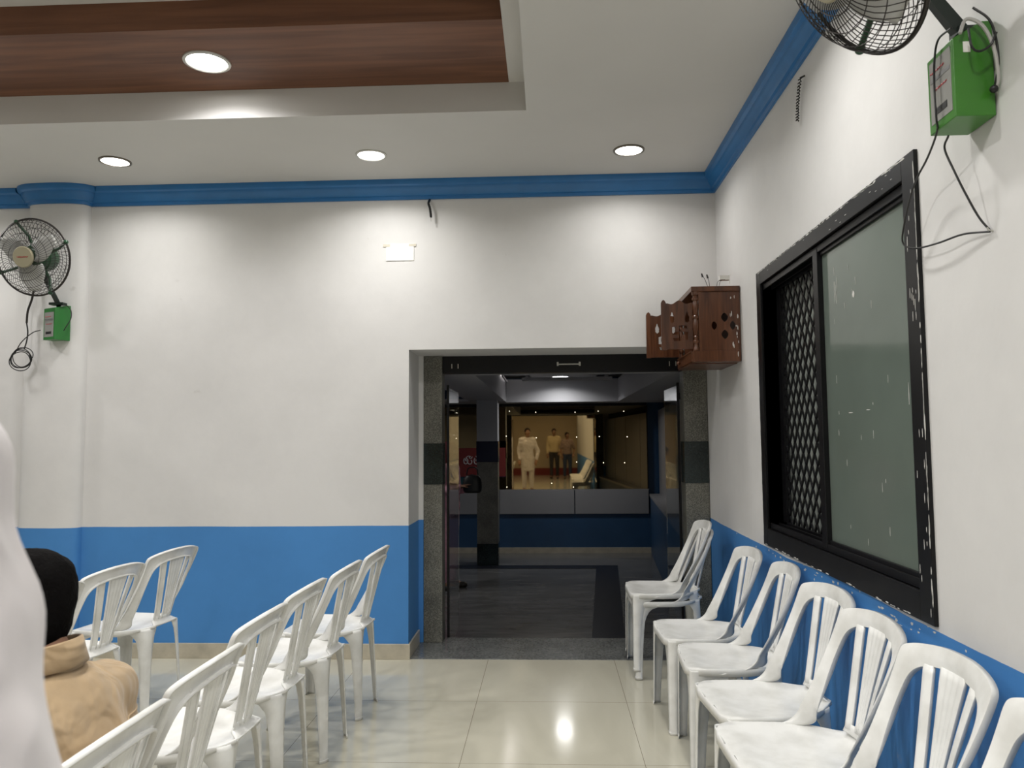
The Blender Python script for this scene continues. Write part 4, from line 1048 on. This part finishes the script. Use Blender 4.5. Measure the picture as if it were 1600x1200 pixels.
def head(b_, c, f, upv, s=1.0):
    """skull, jaw, brow, nose, lips, chin and ears; f faces forward."""
    f = Vector(f).normalized(); upv = Vector(upv); upv = (upv-f*upv.dot(f)).normalized(); x = f.cross(upv); c = Vector(c)
    m3 = Matrix((x, f, upv)).transposed().to_4x4()
    E_ = lambda o, r_, sg=20: b_.sphere(c+x*o[0]*s+f*o[1]*s+upv*o[2]*s, s, sg, sc=r_, mat=m3)
    E_((0, -.012, .025), (.074, .094, .088), 28); E_((0, .020, -.030), (.060, .070, .078), 24); E_((0, .045, -.082), (.032, .034, .026))
    E_((0, .060, .030), (.050, .022, .012)); E_((0, .092, -.020), (.0125, .016, .015)); E_((0, .084, .006), (.009, .012, .030))
    E_((0, .080, -.052), (.022, .012, .0065)); E_((0, .078, -.062), (.020, .012, .007))
    for sg in (-1, 1): E_((sg*.073, -.008, -.008), (.008, .017, .030), 14); E_((sg*.036, .062, -.022), (.022, .020, .020), 14)
    return m3, x, f, upv, c
def person(name, loc, rz, J, label, shirt, legs_mat, shoe=M_shoe, hair=None, sleeve='long', vox=.009, s=1.0, hands=True, hem=None, collar=False, hipw=.155, top_len=.0, cat='person', group=None, wrinkle=.012, hand_curl=.55):
    e = empty(name, loc, rz); tag(e, label, cat, group)
    J = {k: Vector(v) for k, v in J.items()}
    up_h = (J['head']-J['neck']).normalized(); face = J.get('face', Vector((0, -1, 0)))
    rem = lambda v: [('REMESH', dict(mode='VOXEL', voxel_size=v, use_smooth_shade=True)), ('SMOOTH', dict(factor=.5, iterations=4))]
    sdir = (J['shR']-J['shL']).normalized(); sw = (J['shR']-J['shL']).length/2
    # body, one continuous surface
    b_ = MB()
    loft(b_, [(J['pel']-Vector((0, 0, .06)), .12*s, .09*s), (J['pel'], hipw*s, .105*s), (mid(J['pel'], J['chest'], .45), .125*s, .095*s), (J['chest'], .155*s, .115*s), (mid(J['chest'], J['neck'], .55), .145*s, .09*s), (mid(J['chest'], J['neck'], .88), .075*s, .06*s)], sdir)
    limb(b_, [mid(J['chest'], J['neck'], .7), J['neck'], J['head']-up_h*.03], [.066*s, .056*s, .052*s])
    for sd in 'LR':
        limb(b_, [mid(J['chest'], J['neck'], .72), J['sh'+sd], J['el'+sd], J['wr'+sd]], [.06*s, .055*s, .038*s, .026*s])
        limb(b_, [J['hip'+sd], J['kn'+sd], J['an'+sd], J['to'+sd]], [.080*s, .055*s, .036*s, .030*s])
        if hands:
            d = (J['wr'+sd]-J['el'+sd]).normalized() if ('hd'+sd) not in J else J['hd'+sd]
            hand(b_, J['wr'+sd], d, J.get('hn'+sd, Vector((0, -.2, 1))), hand_curl, s*.98, 1 if sd == 'R' else -1)
    m3, hx, hf, hu, hc = head(b_, J['head'], face, up_h, s)
    body = b_.build('body', M_skin, e, mods=rem(vox if vox < .008 else .0075)); body['label'] = 'brown skin of face, neck and hands'
    for sg in (-1, 1):
        b_ = MB(); b_.sphere(hc+hx*sg*.031*s+hf*.072*s+hu*.012*s, .0115*s, 12); b_.sphere(hc+hx*sg*.031*s+hf*.0805*s+hu*.012*s, .0052*s, 10, mi=1); b_.build('eye', [M_eye, M_hair], e)
    b_ = MB(); b_.sphere(hc+hf*.0905*s-hu*.056*s, s, 12, sc=(.021, .0055, .007), mat=m3); b_.build('mouth', M_lips, e)
    # clothes
    k = 1.14
    b_ = MB()
    low = J['pel']-Vector((0, 0, .05+top_len))
    loft(b_, [(low, (hipw+.02)*s, .125*s), (J['pel'], (hipw+.02)*s, .125*s), (mid(J['pel'], J['chest'], .5), .150*s, .122*s), (J['chest'], .180*s, .135*s), (mid(J['chest'], J['neck'], .5), .168*s, .108*s), (mid(J['chest'], J['neck'], .78), .100*s, .074*s), (mid(J['chest'], J['neck'], .90), .060*s, .056*s)], sdir)
    cap(b_, J['shL']+Vector((0, 0, .008)), J['shR']+Vector((0, 0, .008)), .078*s, .078*s, 20)
    limb(b_, [J['shL']-Vector((0, 0, .08)), mid(J['shL'], J['shR'])-Vector((0, 0, .07)), J['shR']-Vector((0, 0, .08))], [.085*s, .11*s, .085*s], 20)
    cap(b_, mid(J['shL'], J['neck'], .5)-Vector((0, 0, .02)), mid(J['shR'], J['neck'], .5)-Vector((0, 0, .02)), .062*s, .062*s, 18)
    for sd in 'LR':
        pts = [mid(J['chest'], J['neck'], .66), J['sh'+sd], mid(J['sh'+sd], J['el'+sd], .85 if sleeve == 'short' else 1)]
        rr = [.075*s, .073*s, .060*s]
        if sleeve != 'short': pts.append(mid(J['el'+sd], J['wr'+sd], .93)); rr.append(.044*s)
        limb(b_, pts, rr, 18)
    md = rem(vox); md[1][1].update(iterations=30, factor=.6)
    tex = bpy.data.textures.new('cloth_folds', 'CLOUDS'); tex.noise_scale = .11; tex.noise_depth = 1
    md.append(('DISPLACE', dict(texture=tex, strength=wrinkle, mid_level=.5, texture_coords='LOCAL')))
    sh_ = b_.build('shirt', shirt, e, mods=md)
    b_ = MB()
    loft(b_, [(J['pel']-Vector((0, 0, .09)), .13*s, .10*s), (J['pel']-Vector((0, 0, .02)), (hipw+.008)*s, .115*s), (mid(J['pel'], J['chest'], .2), .140*s, .108*s)], sdir)
    for sd in 'LR': limb(b_, [J['hip'+sd], J['kn'+sd], mid(J['kn'+sd], J['an'+sd], .93)], [.095*s, .072*s, .056*s], 18)
    b_.build('trousers', legs_mat, e, mods=rem(vox*1.1))
    for sd in 'LR':
        a, t_ = J['an'+sd], J['to'+sd]; d = (t_-a); d.z = 0; d = d.normalized()
        b_ = MB(); g = Vector((a.x, a.y, t_.z-.005)); limb(b_, [g-d*.045, g+d*.06, g+d*.155], [.034*s, .042*s, .036*s]); b_.build('shoe', shoe, e, mods=rem(.008))
    if hair: hair(e, hc, hx, hf, hu, m3, s, rem)
    if collar:
        nb = mid(J['chest'], J['neck'], .97)
        b_ = MB(); rows = []
        for (z, rr) in ((-.02, .066), (.010, .062), (.036, .060), (.043, .062), (.041, .066), (.016, .072), (-.010, .079)):
            rows.append([nb+Vector((math.cos(a)*rr*1.02, math.sin(a)*rr*1.0, z+.012*math.sin(a))) for a in [R(-78)+R(336)*q/40 for q in range(41)]])
        b_.rings(rows, closed=False, cap=False); b_.build('collar', shirt, sh_, smooth=50, mods=[('SOLIDIFY', dict(thickness=.0025))])
        # yoke seam and armhole seam, pressed onto the cloth
        dg = bpy.context.evaluated_depsgraph_get(); ev = sh_.evaluated_get(dg)
        for nm, a0, a1 in (('yoke_seam', J['shL']+Vector((-.05, .3, -.035)), J['shR']+Vector((.05, .3, -.035))), ('armhole_seam', J['shR']+Vector((-.01, .3, .06)), J['shR']+Vector((-.025, .3, -.13)))):
            pts = []
            for q in range(31):
                o_ = a0.lerp(a1, q/30); ok, hit, nr, _ = ev.ray_cast(o_, Vector((0, -1, 0)))
                if ok and hit.y > J['chest'].y-.02: pts.append(hit+nr*.0005)
            if len(pts) > 4:
                b_ = MB(); b_.tube(pts, .0022, 6); b_.build(nm, M_seam, sh_)
    return e, J, sh_
def hair_short(e, hc, hx, hf, hu, m3, s, rem):
    b_ = MB()
    b_.sphere(hc-hf*.022*s+hu*.038*s, s, 28, sc=(.082, .098, .086), mat=m3); b_.sphere(hc-hf*.045*s-hu*.012*s, s, 24, sc=(.074, .066, .080), mat=m3)
    b_.build('hair', M_hair, e, mods=rem(.006))
def hair_nape(e, hc, hx, hf, hu, m3, s, rem):
    b_ = MB()
    b_.sphere(hc-hf*.020*s+hu*.030*s, s, 28, sc=(.086, .102, .084), mat=m3); b_.sphere(hc-hf*.042*s-hu*.030*s, s, 24, sc=(.080, .074, .085), mat=m3)
    b_.sphere(hc-hf*.040*s-hu*.085*s, s, 24, sc=(.068, .060, .050), mat=m3); b_.sphere(hc-hf*.034*s+hu*.0*s, s, 24, sc=(.086, .088, .088), mat=m3)
    md = rem(.006); md[1][1].update(iterations=25, factor=.6); tex = bpy.data.textures.new('hair_tufts', 'CLOUDS'); tex.noise_scale = .03
    md.append(('DISPLACE', dict(texture=tex, strength=.006, mid_level=.5)))
    b_.build('hair', M_hair, e, mods=md)

# seated person in beige, on the nearest chair of the left row; front is local -y
Jb = dict(pel=(0, .05, .53), chest=(0, .115, .78), neck=(.0, .078, .965), head=(.0, .010, 1.090), face=(.30, -.95, -.05),
          shL=(-.180, .105, .840), shR=(.180, .125, .840), elL=(-.235, .04, .66), elR=(.235, .06, .66), wrL=(-.13, -.16, .60), wrR=(.13, -.15, .60),
          hipL=(-.09, .03, .53), hipR=(.09, .03, .53), knL=(-.13, -.36, .525), knR=(.13, -.36, .525), anL=(-.13, -.35, .09), anR=(.13, -.33, .09),
          toL=(-.14, -.46, .035), toR=(.14, -.44, .035), hdL=(.25, -.9, -.12), hdR=(-.25, -.9, -.12))
bp_, Jb2, shirt_ = person('person', (-1.13, 1.61, 0), R(-90), Jb, 'person with black hair in a beige collared shirt, seated with back to the viewer', M_beige, M_trouser, hair=hair_nape, vox=.008, collar=True, wrinkle=.020, s=.95)
# standing person in white right beside the viewer: only the sleeve and side reach the picture
Jw = dict(pel=(0, 0, .95), chest=(0, .0, 1.24), neck=(0, .0, 1.46), head=(0, -.01, 1.60), face=(-.2, -1, 0),
          shL=(-.155, .0, 1.385), shR=(.170, .0, 1.385), elL=(-.275, .02, 1.09), elR=(.235, .02, 1.09), wrL=(-.23, -.08, .86), wrR=(.22, -.09, .86),
          hipL=(-.09, 0, .90), hipR=(.09, 0, .90), knL=(-.10, -.01, .49), knR=(.10, -.01, .49), anL=(-.10, .02, .08), anR=(.10, .02, .08), toL=(-.12, -.11, .035), toR=(.12, -.11, .035))
person('person', (-.57, .46, 0), R(180), Jw, 'person in loose white cotton standing close at the left edge, out of focus', M_whitecloth, M_whitecloth, hair=hair_short, vox=.009, top_len=.35, wrinkle=.03, collar=False)
# figures deep in the hall, seen only as reflections in the lobby glass
def standing(name, loc, rz, label, shirt, pants, s=1.0, sleeve='long', hair=hair_short, bend=0):
    J = {k: Vector(v)*s if k not in ('face',) else v for k, v in Jw.items()}
    J['wrL'] = Vector((-.20, -.17, .93))*s
    if bend: J['elL'] = Vector((-.26, .02, 1.12))*s; J['wrL'] = Vector((-.16, -.22, 1.20))*s; J['elR'] = Vector((.26, .0, 1.12))*s; J['wrR'] = Vector((.12, -.24, 1.16))*s
    return person(name, loc, rz, J, label, shirt, pants, hair=hair, vox=.014, s=s, sleeve=sleeve)
standing('person', (.20, -6.3, 0), R(185), 'man in a tan shirt and dark trousers, reflected in the lobby glass', M_tan, M_trouser, 1.04)
standing('person', (.66, -6.0, 0), R(170), 'person in a patterned top and jeans, reflected in the lobby glass', M_pattern, M_jeans, .96, sleeve='short')
# person in pink standing in the lobby behind the left door post
def hair_scarf(e, hc, hx, hf, hu, m3, s, rem):
    b_ = MB(); b_.sphere(hc-hf*.018*s+hu*.020*s, s, 24, sc=(.092, .105, .105), mat=m3); b_.sphere(hc-hf*.05*s-hu*.10*s, s, 20, sc=(.085, .07, .09), mat=m3); b_.build('headscarf', M_maroon, e, mods=rem(.009))
pk, Jp, _ = standing('person', (-1.07, 8.3, LF), R(75), 'person in pink with a dark red head covering, half hidden behind the left door post', M_pink, M_pink, .90, hair=hair_scarf, bend=1)
bg = empty('handbag', (-.80, 8.14, .97)); tag(bg, 'dark bag held up by the person in pink behind the door post', 'bag')
b_ = MB(); loft(b_, [((0, 0, -.11), .07, .035), ((0, 0, -.10), .10, .05), ((.0, 0, .0), .105, .05), ((0, 0, .09), .08, .03)]); b_.build('bag_body', M_black, bg, mods=[('SUBSURF', dict(levels=1, render_levels=1))])
b_ = MB(); b_.tube(spline([(-.06, 0, .08), (-.04, 0, .15), (.04, 0, .15), (.06, 0, .08)], 5), .007, 6); b_.build('strap', M_black, bg)
